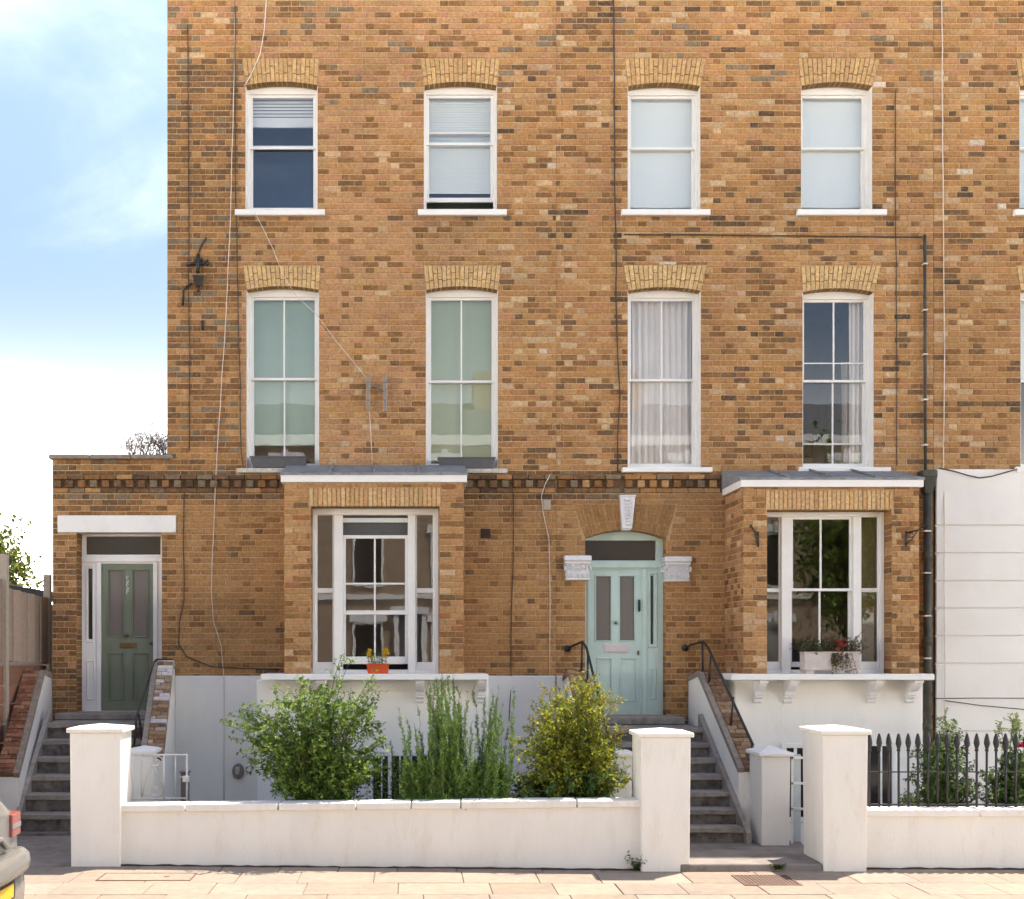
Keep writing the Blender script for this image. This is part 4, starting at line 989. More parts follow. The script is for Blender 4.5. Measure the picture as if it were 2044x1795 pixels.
bl = b.build('bulkhead_lamp', 'brown_plastic', None, label='oval taupe bulkhead lamp on the white basement wall beside the leafy shrub', cat='lamp')
b = MB(); b.box(xc - 0.036, xc + 0.028, -0.118, -0.09, zc_ - 0.045, zc_ + 0.065, 0.012); b.build('lens', 'clear_plastic', bl)

# ------------------------------------------------------------------ pipes, cables and ironwork on the front
def cable(pts, r, mat, label, y=-0.03, nm='cable', cat='cable', n=6):
    k = MB(); P = []
    for q in pts:
        yy = q[2] if len(q) > 2 else y
        P.append(Vector((PX(q[0], yy), yy, PZ(q[1], yy))))
    S = []
    for i in range(len(P) - 1):      # a little slack between the clips
        m = max(1, int((P[i + 1] - P[i]).length / 0.35))
        for j in range(m): S.append(P[i].lerp(P[i + 1], j / m) + Vector((br.uniform(-0.006, 0.006), 0, br.uniform(-0.004, 0.004))))
    S.append(P[-1]); k.tube(S, r, n)
    return k.build(nm, mat, None, label=label, cat=cat)
cable([(472, -70), (466, 200), (461, 420), (450, 640), (436, 860), (429, 1000), (424, 1110), (421, 1180), (426, 1240), (441, 1288), (446, 1345), (447, 1400, -.05), (447, 1600, -.05)], 0.0058, 'cable_white', 'long white cable wandering down the front left of the end house to the basement')
cable([(535, -60), (527, 60), (519, 108), (500, 150), (488, 172)], 0.007, 'cable_white', 'short white cable crossing the brick arch of the top left window')
cable([(508, 424, -.09), (525, 455), (546, 498), (563, 545), (590, 590, -.04), (632, 628, -.03), (672, 682), (705, 722), (733, 757)], 0.0042, 'cable_white', 'thin white wire running diagonally across the first floor window to the aerial bars')
cable([(374, 50), (376, 250), (378, 470), (377, 560), (379, 700), (378, 900)], 0.0065, 'cable_dark', 'thin dark cable down the sooty left corner of the brickwork', -0.02)
cable([(367, 985), (367, 1200), (358, 1240), (356, 1285), (372, 1310), (420, 1331), (480, 1335), (560, 1336)], 0.008, 'cable_dark', 'dark cable right of the sage door running along the foot of the brickwork')
cable([(470, -60), (469, 180), (471, 420), (476, 640), (479, 760), (481, 900), (487, 940)], 0.0075, 'cable_dark', 'brown cable hugging the left side of the two leftmost windows')
cable([(1225, -60), (1226, 160), (1228, 420), (1231, 640), (1237, 790), (1234, 870), (1233, 945)], 0.0095, 'cable_dark', 'thick dark cable running straight down between the two houses')
cable([(1880, -60), (1882, 300), (1885, 700), (1884, 930), (1886, 1050, -.09), (1885, 1200, -.09), (1887, 1330, -.09), (1884, 1500, -.09)], 0.0065, 'cable_white', 'pale cable down the party line onto the white grooved render')
cable([(1787, 180), (1788, 420), (1790, 640), (1790, 930)], 0.006, 'cable_dark', 'thin dark cable between the fourth window column and the black pipe', -0.02)
cable([(1246, 468), (1400, 469), (1600, 471), (1842, 473)], 0.008, 'cable_dark', 'dark cable running level under the top floor sills to the black pipe')
cable([(1098, 948, -.07), (1088, 968, -.07), (1081, 990), (1083, 1022), (1090, 1050), (1096, 1075), (1098, 1200), (1097, 1348)], 0.0058, 'cable_white', 'pale wire from the string course past the small square vent')
cable([(1026, 986), (1025, 1120), (1021, 1250), (1020, 1362), (1016, 1440, -.05)], 0.0055, 'cable_dark', 'thin dark wire on the ochre wall between the left bay and the vent wire', -0.02)
cable([(1874, 935, -.07), (1905, 941, -.09), (1930, 949, -.1), (1955, 954, -.1), (1980, 951, -.1), (2010, 942, -.09), (2030, 937, -.07)], 0.009, 'cable_dark', 'dark cable sagging in a loop across the top of the white render')
cable([(1866, 1394, -.09), (1960, 1394, -.1), (2100, 1394, -.1)], 0.006, 'cable_dark', 'upper taut wire low on the white grooved wall', n=5)
cable([(1886, 1398, -.09), (1960, 1408, -.1), (2100, 1421, -.1)], 0.006, 'cable_dark', 'lower slanting wire on the white grooved wall', n=5)
cable([(738, 822), (741, 870), (743, 930)], 0.0055, 'cable_white', 'thin pale wire hanging from the aerial bars to the bay roof')

t = thing('drainpipe', 'mossy black cast iron drainpipe with hopper between the right bay and the white render', 'drainpipe', (PX(1853), -0.08, 0.2))
k = MB(); k.tube([(PX(1846, -.06), -0.06, PZ(472)), (PX(1847, -.06), -0.06, PZ(940))], 0.021, 10); k.build('upper_pipe', 'iron_pipe', t)
k = MB(); x = PX(1853, -.12); zt, zb = PZ(940, -.1), PZ(985, -.1)
k.hexa([(x - 0.05, -0.15, zb), (x + 0.05, -0.15, zb), (x + 0.05, -0.012, zb), (x - 0.05, -0.012, zb)], [(x - 0.1, -0.21, zt - 0.1), (x + 0.085, -0.21, zt - 0.1), (x + 0.085, -0.012, zt - 0.1), (x - 0.1, -0.012, zt - 0.1)])
k.box(x - 0.11, x + 0.09, -0.22, -0.01, zt - 0.1, zt, 0.012); k.build('hopper', 'iron_pipe', t)
k = MB(); k.tube([(x, -0.09, zb + 0.02), (x, -0.09, 0.15)], 0.052, 12)
for v in (1110, 1280, 1450): k.lathe([(0.052, PZ(v) - 0.05), (0.064, PZ(v) - 0.045), (0.064, PZ(v) + 0.045), (0.052, PZ(v) + 0.05)], x, -0.09, 12)
k.build('lower_pipe', 'iron_pipe', t)
for v in (530, 622, 710, 800, 890): 
    k = MB(); k.box(PX(1842, -.06), PX(1851, -.06), -0.095, -0.012, PZ(v + 1.5), PZ(v - 1.5), 0.003); k.build('pipe_clip', 'cable_white', t)
for v in (1062, 1145, 1230, 1314): 
    k = MB(); k.box(x - 0.06, x + 0.03, -0.15, -0.012, PZ(v + 1.5), PZ(v - 1.5), 0.003); k.build('pipe_clip', 'cable_white', t)

# ragged iron bracket with a dark junction box on the sooty corner
t = thing('wall_bracket', 'black wrought iron bracket and lantern box on the sooty left corner', 'bracket', (PX(394), -0.02, PZ(535)))
k = MB(); Q = lambda u, v, y=-0.05: (PX(u, y), y, PZ(v, y))
k.tube([Q(372, 529), Q(384, 526), Q(396, 527), Q(408, 526), Q(415, 520), Q(416, 527), Q(411, 530)], 0.02, 6); k.tube([Q(396, 508), Q(395, 530), Q(394, 545)], 0.028, 6)
k.hexa([Q(385, 530, -.02), Q(408, 530, -.02), Q(408, 530, -.01), Q(385, 530, -.01)], [Q(391, 517, -.06), Q(404, 517, -.06), Q(404, 517, -.01), Q(391, 517, -.01)]); k.build('scroll_arm', 'black_iron', t)
k = MB(); k.hexa([Q(390, 571, -.08), Q(403, 571, -.08), Q(403, 571, -.01), Q(390, 571, -.01)], [Q(384, 549, -.12), Q(409, 549, -.12), Q(409, 549, -.01), Q(384, 549, -.01)]); k.tube([Q(396, 571), Q(396, 582)], 0.02, 6); k.build('lantern_box', 'black_iron', t)
for pts, rad in (([Q(384, 566, -.03), Q(372, 572, -.03), Q(366, 580, -.02), Q(365, 610, -.02)], 0.012), ([Q(392, 516, -.02), Q(402, 490, -.02), Q(412, 474, -.02)], 0.01), ([Q(404, 640, -.02), Q(405, 658, -.02)], 0.016)):
    k = MB(); k.tube(pts, rad, 6); k.build('stub_wire', 'black_iron', t)

t = thing('wall_aerial', 'pair of grey upright aerial bars fixed to brick between first floor windows', 'aerial', (PX(752), -0.05, PZ(790)))
for u in (735, 769):
    k = MB(); k.box(PX(u - 3.4, -.08), PX(u + 3.4, -.08), -0.1, -0.07, PZ(822 if u < 750 else 824), PZ(752), 0.006)
    for v in (765, 780, 800): k.box(PX(u - 4.5, -.09), PX(u + 4.5, -.09), -0.112, -0.101, PZ(v + 2), PZ(v - 2), 0.002)
    k.build('bar', 'steel', t)
k = MB(); k.tube([(PX(735), -0.06, PZ(769)), (PX(755), -0.055, PZ(776)), (PX(769), -0.06, PZ(783))], 0.012, 6); k.box(PX(738), PX(744), -0.07, -0.008, PZ(776), PZ(770)); k.box(PX(762), PX(767), -0.07, -0.008, PZ(783), PZ(777)); k.build('cross_arm', 'steel', t)

def basket_bracket(u, v, s, label, side_wall=False):
    t = thing('basket_bracket', label, 'bracket', (PX(u, -.95), -0.95, PZ(v, -.95)), 'hanging basket brackets')
    k = MB(); y0 = -0.962; x = PX(u, y0); z = PZ(v, y0)
    k.box(x - 0.012, x + 0.012, y0 - 0.012, y0, z - 0.17, z + 0.03, 0.003)
    k.tube([(x, y0 - 0.01, z), (x + s * 0.09, y0 - 0.16, z + 0.02), (x + s * 0.17, y0 - 0.27, z + 0.09), (x + s * 0.18, y0 - 0.29, z + 0.05)], 0.010, 6)
    k.tube([(x, y0 - 0.01, z - 0.15), (x + s * 0.05, y0 - 0.09, z - 0.08), (x + s * 0.09, y0 - 0.16, z + 0.02)], 0.008, 6)
    k.tube([(x + s * (0.035 + 0.02 * math.cos(a)), y0 - 0.07 - 0.03 * math.cos(a), z - 0.035 + 0.03 * math.sin(a)) for a in [i * 0.7 for i in range(9)]], 0.006, 5)
    k.build('scroll_arm', 'black_iron', t)
basket_bracket(1513, 1066, -1, 'black iron basket bracket on the left brick pier of the right bay')
basket_bracket(1808, 1064, 1, 'black iron basket bracket on the right brick pier of the right bay')

# ------------------------------------------------------------------ stairs, their side walls and handrails
def steps(label, n, y_first, tread, z_low, z_top, xl, xr, zland, stone_u, sill_z, doorx):
    t = thing('stone_steps', label, 'steps', ((xl(0) + xr(0)) / 2, -1.5, 0.0), 'front steps up to the doors')
    r_ = (z_top - z_low) / n
    for i in range(n):
        y0 = y_first + tread * i; y1 = y0 + tread + 0.02 if i < n - 1 else -0.06; z = z_low + r_ * (i + 1)
        a, b_ = xl(y0), xr(y0); a2, b2 = xl(y1), xr(y1)
        k = MB(); rr = random.Random(i * 7 + n)
        nx = 9
        # worn nosing: the front edge wanders
        top = [(a + (b_ - a) * j / nx, y0 - 0.018 + rr.uniform(-0.007, 0.007), z - rr.uniform(0, 0.006)) for j in range(nx + 1)]
        low = [(p[0], p[1] + rr.uniform(0.0, 0.012), z - 0.05 - rr.uniform(0, 0.012)) for p in top]
        back = [(a2 + (b2 - a2) * j / nx, y1, z) for j in range(nx + 1)]
        und = [(p[0], y0 + 0.05, p[2]) for p in low]
        vs = top + low + back + und; m = nx + 1
        fs = []
        for j in range(nx): fs += [(j + 1, j, 2 * m + j, 2 * m + j + 1)[::-1], (m + j, m + j + 1, j + 1, j), (3 * m + j, 3 * m + j + 1, m + j + 1, m + j)]
        k.add(vs, fs); st = k.build('step', 'step_stone', t)
        k = MB(); vs = []; fs = []
        rows = 4
        for q in range(rows + 1):
            for j in range(nx * 2 + 1):
                f = j / (nx * 2); vs.append((a + (b_ - a) * f, y0 + 0.012 + rr.uniform(-0.008, 0.01), z - 0.045 - (r_ - 0.045) * q / rows))
        w_ = nx * 2 + 1
        for q in range(rows):
            for j in range(nx * 2): fs.append((q * w_ + j, (q + 1) * w_ + j, (q + 1) * w_ + j + 1, q * w_ + j + 1))
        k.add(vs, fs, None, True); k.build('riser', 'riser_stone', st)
    # sloping stone strings at both ends
    for s, xf in ((1, xl), (-1, xr)):
        k = MB(); w_ = 0.07
        ya, yb = y_first - 0.1, y_first + tread * n - 0.05
        za, zb = z_low + 0.13, z_top + 0.17
        ed = [(ya, z_low - 0.2), (yb, z_low - 0.2), (yb, zb), (ya, za)]
        A = [(xf(y) - s * w_ * 0.5, y, z) for y, z in ed]; B_ = [(xf(y) + s * w_ * 0.35, y, z) for y, z in ed]
        k.add(A + B_, [(0, 1, 2, 3), (7, 6, 5, 4), (0, 4, 5, 1), (1, 5, 6, 2), (2, 6, 7, 3), (3, 7, 4, 0)]); k.build('string_stone', 'step_stone', t)
    k = MB(); k.box(stone_u[0], stone_u[1], -0.32, 0.14, z_top + 0.002, sill_z, 0.012); k.build('threshold', 'step_stone', t)
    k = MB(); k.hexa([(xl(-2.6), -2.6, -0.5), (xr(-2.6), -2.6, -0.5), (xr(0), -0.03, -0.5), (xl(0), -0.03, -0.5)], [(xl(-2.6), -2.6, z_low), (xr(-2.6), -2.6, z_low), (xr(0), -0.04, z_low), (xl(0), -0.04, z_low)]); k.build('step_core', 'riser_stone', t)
    return t
LL = lambda y: -4.80 + 0.105 * (-y) * 0.55; LR = lambda y: -3.50 + 0.115 * (-y)
RL = lambda y: 2.28 + 0.02 * (-y); RR = lambda y: 3.74 + 0.045 * (-y)
steps('worn grey stone steps climbing to the dark sage door', 6, -2.40, 0.28, 0.17, 1.37, LL, LR, 0, (PX(122), PX(345)), PZ(1422), None)
steps('worn grey stone steps climbing to the pale aqua door', 7, -2.70, 0.283, 0.08, 1.305, RL, RR, 0, (PX(1160), PX(1358)), PZ(1429), None)
# flat entrance slabs at the foot of each flight
k = MB(); k.hexa([(-4.95, -4.02, -0.2), (-3.50, -3.78, -0.2), (-3.2, -2.35, -0.2), (-4.75, -2.35, -0.2)], [(-4.95, -4.02, 0.022), (-3.50, -3.78, 0.022), (-3.2, -2.35, 0.172), (-4.75, -2.35, 0.172)]); k.build('entrance_path', 'concrete', kind='structure')
k = MB(); k.hexa([(2.80, -4.13, -0.2), (4.28, -4.12, -0.2), (4.55, -2.5, -0.2), (2.2, -2.5, -0.2)], [(2.80, -4.13, 0.078), (4.28, -4.12, 0.078), (4.55, -2.5, 0.081), (2.2, -2.5, 0.081)]); bevel(k.build('entrance_path', 'concrete', kind='structure'), 0.02)

def stair_wall(label, xin, thick, prof, s, tones, mat='white_render', paint=0.0, edge=True, end_drop=0.0, stonecol='coping_stone'):
    """rendered side wall of a flight with a coping of bricks laid across its slope; s = +1 when the steps lie to the -X side"""
    t = thing('stair_wall', label, 'wall', (xin(-1.5), -1.5, 0.0), 'side walls of the front steps')
    k = MB(); lo = -0.9
    for i in range(len(prof) - 1):
        (ya, za), (yb, zb) = prof[i], prof[i + 1]
        if ya > yb: ya, za, yb, zb = yb, zb, ya, za
        xs = lambda y: sorted((xin(y), xin(y) + s * thick))
        (a0, a1), (b0, b1) = xs(ya), xs(yb)
        k.hexa([(a0, ya, lo), (a1, ya, lo), (b1, yb, lo), (b0, yb, lo)], [(a0, ya, za), (a1, ya, za), (b1, yb, zb), (b0, yb, zb)])
    k.build('body', mat, t)
    rr = random.Random(int(abs(xin(0)) * 100))
    for i in range(len(prof) - 1):
        (ya, za), (yb, zb) = prof[i], prof[i + 1]
        d = Vector((0, yb - ya, zb - za)); L = d.length; d.normalize(); nrm = Vector((0, -d.z, d.y)); 
        if nrm.z < 0: nrm = -nrm
        n = max(1, int(L / 0.083))
        e0 = 0.055 if edge else 0.0
        if edge:      # narrow stone strip along the steps' side
            A = []
            for (f, y, z) in ((0, ya, za), (1, yb, zb)):
                x = xin(y)
                A += [(x - s * 0.012, y, z - 0.004), (x + s * e0, y, z - 0.004)]
            off = nrm * 0.07
            vs = A + [(p[0], p[1] + off.y, p[2] + off.z) for p in A]
            q = MB(); q.add(vs, [(0, 1, 3, 2), (4, 6, 7, 5), (0, 4, 5, 1), (2, 3, 7, 6), (0, 2, 6, 4), (1, 5, 7, 3)]); q.build('stone_edge', stonecol, t)
        for j in range(n):
            f0, f1 = (j + 0.07) / n, (j + 0.93) / n
            sp = [(e0 + 0.006, thick * 0.5 - 0.004), (thick * 0.5 + 0.004, thick + 0.012)] if j % 3 != 1 else [(e0 + 0.006, thick + 0.012)]
            if j % 3 == 2: sp = [(e0 + 0.006, thick * 0.68), (thick * 0.68 + 0.008, thick + 0.012)]
            for (p, q_) in sp:
                hgt = 0.075 + rr.uniform(-0.008, 0.008)
                base = []
                for (f, w_) in ((f0, p), (f0, q_), (f1, q_), (f1, p)):
                    y = ya + (yb - ya) * f; z = za + (zb - za) * f; base.append(Vector((xin(y) + s * w_, y, z)))
                topv = [b_ + nrm * (hgt + rr.uniform(-0.004, 0.004)) for b_ in base]; cc = sum(topv, Vector()) / 4
                tin = [v + (cc - v) * 0.08 for v in topv]; mid = [v - nrm * 0.008 for v in topv]
                ff = (j + .5) / n; c = rr.choice(tones if not (tones is FLAKE and rr.random() < 0.15 + 0.5 * ff * (i > 0)) else FLAKE[3:4] + FLAKE[5:] + BRNS)
                q2 = MB(); vs = [tuple(v) for v in base + mid + tin]; fs = [(8, 9, 10, 11)]
                for a in range(4):
                    b_ = (a + 1) % 4; fs += [(a, b_, b_ + 4, a + 4), (a + 4, b_ + 4, b_ + 8, a + 8)]
                q2.add(vs, fs, jit(c, 0.15, rr)); q2.build('coping_brick', 'brick', t)
        q = MB(); A = []
        for (y, z) in ((ya, za), (yb, zb)): A += [(xin(y) + s * e0, y, z + 0.002), (xin(y) + s * thick, y, z + 0.002)]
        off = nrm * 0.058; vs = A + [(p[0], p[1] + off.y, p[2] + off.z) for p in A]
        q.add(vs, [(0, 1, 3, 2), (4, 6, 7, 5), (0, 4, 5, 1), (2, 3, 7, 6), (0, 2, 6, 4), (1, 5, 7, 3)], (0.2, 0.14, 0.085)); q.build('bedding_mortar', 'brick', t)
    return t
REDS = [(0.24, 0.10, 0.06), (0.30, 0.135, 0.08), (0.20, 0.085, 0.05), (0.34, 0.19, 0.12), (0.16, 0.08, 0.05)]
BRNS = [(0.26, 0.15, 0.085), (0.31, 0.19, 0.105), (0.21, 0.115, 0.065), (0.36, 0.235, 0.14), (0.17, 0.10, 0.06)]
FLAKE = [(0.66, 0.62, 0.57), (0.60, 0.55, 0.48), (0.46, 0.36, 0.27), (0.27, 0.185, 0.12), (0.68, 0.65, 0.61), (0.34, 0.25, 0.17)]
stair_wall('left side wall of the sage door steps, capped with red bricks', lambda y: -4.88 + 0.115 * (-y - 0.6), 0.25, [(-0.01, 1.93), (-0.6, 1.99), (-2.3, 0.80)], -1, REDS)
stair_wall('right side wall of the sage door steps, its brick cap in flaking white paint', lambda y: -3.43 + 0.125 * (-y - 0.6), 0.25, [(-0.04, 2.05), (-0.5, 2.1), (-2.35, 1.0)], 1, FLAKE)
stair_wall('left side wall of the aqua door steps, behind the golden shrub', lambda y: 2.33 + 0.02 * (-y - 0.6), 0.25, [(-0.04, 1.89), (-0.55, 1.98), (-2.3, 0.87)], -1, BRNS)
stair_wall('right side wall of the aqua door steps, capped with brown bricks under a handrail', lambda y: 3.78 + 0.045 * (-y), 0.27, [(-0.04, 1.89), (-0.55, 1.97), (-2.3, 0.86)], 1, BRNS)

def handrail(label, pts, posts, r=0.017, boss=None):
    t = thing('handrail', label, 'handrail', (pts[0][0], pts[0][1], pts[-1][2]), 'black handrails')
    k = MB(); k.tube(pts, r, 8)
    if boss: k.lathe([(0.0, boss[1] - 0.05), (0.035, boss[1] - 0.04), (0.048, boss[1] - 0.01), (0.048, boss[1] + 0.03)], boss[0], boss[2], 10, None, 'y')
    k.build('rail', 'black_iron', t)
    for (p, q) in posts:
        k = MB(); k.tube([p, q], 0.014, 8); k.lathe([(0.03, q[2]), (0.03, q[2] + 0.02), (0.015, q[2] + 0.035)], q[0], q[1], 8); k.build('post', 'black_iron', t)
x0 = PX(1367); 
handrail('black tube handrail on the brown brick wall right of the aqua door', [(x0, -0.02, 2.345), (PX(1382, -.3), -0.3, PZ(1286.5, -.3)), (PX(1404, -.55), -0.55, PZ(1281, -.55)), (PX(1414, -.75), -0.75, PZ(1294, -.75)), (PX(1503, -2.3), -2.3, PZ(1487, -2.3))],
         [((PX(1402, -.55), -.55, PZ(1282, -.55)), (PX(1403, -.55), -.55, 2.03)), ((PX(1419, -.8), -.8, PZ(1305, -.8)), (PX(1415, -.8), -.8, 1.87)), ((PX(1464, -1.6), -1.6, PZ(1391, -1.6)), (PX(1459, -1.6), -1.6, 1.36)), ((PX(1502, -2.2), -2.2, PZ(1482, -2.2)), (PX(1496, -2.2), -2.2, 0.98))], boss=(x0, -0.02, 2.345))
x0 = PX(1133)
handrail('black tube handrail left of the aqua door, half hidden by the golden shrub', [(x0, -0.02, 2.335), (PX(1146, -.3), -0.3, PZ(1288, -.3)), (PX(1163, -.55), -0.55, PZ(1281, -.55)), (PX(1171, -.75), -0.75, PZ(1294, -.75)), (PX(1222, -2.3), -2.3, PZ(1500, -2.3))],
         [((PX(1162, -.55), -.55, PZ(1282, -.55)), (PX(1161, -.55), -.55, 2.03)), ((PX(1174, -.8), -.8, PZ(1305, -.8)), (PX(1172, -.8), -.8, 1.87)), ((PX(1196, -1.6), -1.6, PZ(1400, -1.6)), (PX(1195, -1.6), -1.6, 1.36))], boss=(x0, -0.02, 2.335))
handrail('thin black handrail bent down beside the flaking white brick cap', [(PX(345, -.05), -0.05, PZ(1317, -.05)), (PX(313, -.45), -0.45, PZ(1316.5, -.45)), (PX(309, -.5), -0.5, PZ(1320, -.5)), (PX(272, -1.7), -1.7, PZ(1432, -1.7)), (PX(268, -1.75), -1.75, PZ(1490, -1.75))],
         [((PX(311, -.5), -.5, PZ(1318, -.5)), (PX(311, -.5), -.5, PZ(1362, -.5))), ((PX(277, -1.6), -1.6, PZ(1425, -1.6)), (PX(284, -1.6), -1.6, PZ(1478, -1.6)))], r=0.013)

# ------------------------------------------------------------------ garden walls, gate pillars, gates, railings
def pillar(label, x0, x1, y0, y1, z0, z1, nm='gate_pillar', mat='cream_paint', over=0.03, caph=0.05, peak=0.038, group='white gate pillars', taper=0.012):
    t = thing(nm, label, 'pillar', ((x0 + x1) / 2, (y0 + y1) / 2, z0), group)
    k = MB(); zc = z1 - caph - peak
    k.hexa([(x0 + taper, y0 + taper, z0 - 0.25), (x1 - taper, y0 + taper, z0 - 0.25), (x1 - taper, y1 - taper, z0 - 0.25), (x0 + taper, y1 - taper, z0 - 0.25)], [(x0, y0, zc), (x1, y0, zc), (x1, y1, zc), (x0, y1, zc)])
    bevel(k.build('shaft', mat, t), 0.012)
    k = MB(); a0, a1, b0, b1 = x0 - over, x1 + over, y0 - over, y1 + over; xc, yc = (x0 + x1) / 2, (y0 + y1) / 2
    k.box(a0, a1, b0, b1, zc + 0.001, zc + caph, 0.008)
    e = 0.006
    k.add([(a0 + e, b0 + e, zc + caph - 0.002), (a1 - e, b0 + e, zc + caph - 0.002), (a1 - e, b1 - e, zc + caph - 0.002), (a0 + e, b1 - e, zc + caph - 0.002), (xc, yc, z1)], [(0, 1, 4), (1, 2, 4), (2, 3, 4), (3, 0, 4)])
    k.build('cap', mat, t)
    return t
YL, YM, YR = -3.83, -4.13, -4.13
pillar('big white gate pillar at the foot of the sage door steps', PX(139, YL), PX(241, YL), YL, YL + 0.52, 0.0, PZ(1444, YL + .26))
pillar('big white gate pillar right of the golden shrub, beside the aqua door steps', PX(1279, YM), PX(1379, YM), YM, YM + 0.52, 0.0, PZ(1452.5, YM + .26))
pillar('big white gate pillar at the left end of the spiked black railings', PX(1642, YR), PX(1733, YR), YR, YR + 0.68, 0.0, PZ(1446.5, YR + .34))
pillar('short white pillar at the foot of the brown brick stair wall', PX(1520, -2.9), PX(1578, -2.9), -2.9, -2.38, 0.06, PZ(1486.5, -2.6), 'short_pillar', 'white_render', 0.035, 0.045, 0.07, 'short white pillars')
pillar('short white pillar peeping out behind the leftmost big gate pillar', PX(256, -2.6), PX(306, -2.6), -2.6, -2.2, 0.15, PZ(1488, -2.4), 'short_pillar', 'white_render', 0.035, 0.045, 0.04, 'short white pillars')
pillar('short white pillar between the golden shrub and the middle gate pillar', PX(1216, -2.9), PX(1262, -2.9), -2.9, -2.5, 0.06, PZ(1493, -2.7), 'short_pillar', 'white_render', 0.035, 0.045, 0.04, 'short white pillars')

def low_wall(label, xa, ya, xb, yb, za, zb, joints, h0=-0.2):
    t = thing('garden_wall', label, 'wall', ((xa + xb) / 2, (ya + yb) / 2, 0.0), 'low white front walls')
    w = 0.24; ch = 0.075
    d = Vector((xb - xa, yb - ya, 0)).normalized(); nn = Vector((-d.y, d.x, 0))
    def pt(f, o, z): 
        p = Vector((xa, ya, 0)).lerp(Vector((xb, yb, 0)), f) + nn * o; return (p.x, p.y, z)
    k = MB(); N = 24; rr = random.Random(int(xa * 10) + 50)
    vs = []; rows = 6
    for q in range(rows + 1):
        for i in range(N + 1):
            f = i / N; zt = (za + (zb - za) * f) - ch; z = h0 + (zt - h0) * q / rows
            vs.append(pt(f, 0.0 + 0.006 * noise.noise(Vector((f * 14, q * 0.7, xa))), z))
    fs = [(q * (N + 1) + i, q * (N + 1) + i + 1, (q + 1) * (N + 1) + i + 1, (q + 1) * (N + 1) + i) for q in range(rows) for i in range(N)]
    k.add(vs, fs, None, True)
    k.hexa([pt(0, 0.03, h0), pt(1, 0.03, h0), pt(1, w, h0), pt(0, w, h0)], [pt(0, 0.03, za - ch), pt(1, 0.03, zb - ch), pt(1, w, zb - ch), pt(0, w, za - ch)])
    k.build('body', 'cream_paint', t)
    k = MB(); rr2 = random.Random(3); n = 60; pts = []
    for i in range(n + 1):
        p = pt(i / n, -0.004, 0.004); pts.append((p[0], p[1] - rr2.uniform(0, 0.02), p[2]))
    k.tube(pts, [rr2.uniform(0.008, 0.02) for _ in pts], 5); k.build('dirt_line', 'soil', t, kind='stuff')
    fsx = [0] + joints + [1]
    for i in range(len(fsx) - 1):
        a, b_ = fsx[i], fsx[i + 1]; g = 0.0012; dz = rr.uniform(-0.004, 0.004)
        z_a, z_b = za + (zb - za) * a, za + (zb - za) * b_
        k = MB(); k.hexa([pt(a + g, -0.035, z_a - ch), pt(b_ - g, -0.035, z_b - ch), pt(b_ - g, w + 0.035, z_b - ch), pt(a + g, w + 0.035, z_a - ch)],
                         [pt(a + g, -0.035, z_a + dz), pt(b_ - g, -0.035, z_b + dz), pt(b_ - g, w + 0.035, z_b + dz), pt(a + g, w + 0.035, z_a + dz)])
        bevel(k.build('coping_stone', 'cream_paint', t), 0.01)
    return t
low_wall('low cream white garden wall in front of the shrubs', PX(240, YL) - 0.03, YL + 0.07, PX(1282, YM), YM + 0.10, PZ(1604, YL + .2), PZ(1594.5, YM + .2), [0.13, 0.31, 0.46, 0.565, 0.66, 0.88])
YRW = YR + 0.16
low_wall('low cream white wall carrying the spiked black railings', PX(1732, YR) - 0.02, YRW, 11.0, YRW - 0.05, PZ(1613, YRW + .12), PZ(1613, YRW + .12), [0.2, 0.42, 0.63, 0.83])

t = thing('railing', 'black spear topped iron railings standing on the low white wall', 'railing', (PX(1760, YRW), YRW + 0.16, PZ(1613, YRW)))
yr = YRW + 0.17; zb = PZ(1611, yr); zt = PZ(1463, yr); zr = PZ(1541, yr)
k = MB(); k.box(PX(1733, yr), 10.9, yr - 0.014, yr + 0.014, zr - 0.006, zr + 0.006); k.build('top_rail', 'black_iron', t)
k = MB(); k.box(PX(1733, yr), 10.9, yr - 0.02, yr + 0.02, zb + 0.02, zb + 0.034); k.build('bottom_rail', 'black_iron', t)
me = None; pitch = 19.45 * (DIST + yr) / FOC; x = PX(1735.5, yr)
while x < 10.9:
    if me is None:
        k = MB(); hs = zt - zb
        k.tube([(0, 0, 0), (0, 0, hs - 0.19)], 0.0125, 8)
        k.lathe([(0.0125, hs - 0.20), (0.02, hs - 0.195), (0.02, hs - 0.18), (0.014, hs - 0.175), (0.018, hs - 0.16), (0.029, hs - 0.12), (0.031, hs - 0.105), (0.024, hs - 0.06), (0.012, hs - 0.015), (0.0, hs)], 0, 0, 10)
        me = k.mesh('spear_bar'); me.materials.append(M['black_iron'])
    o = link('spear_bar', me, t); o.location = (x, yr, zb); o.rotation_euler = (R.uniform(-0.006, 0.006), R.uniform(-0.006, 0.006), R.uniform(0, 1)); x += pitch

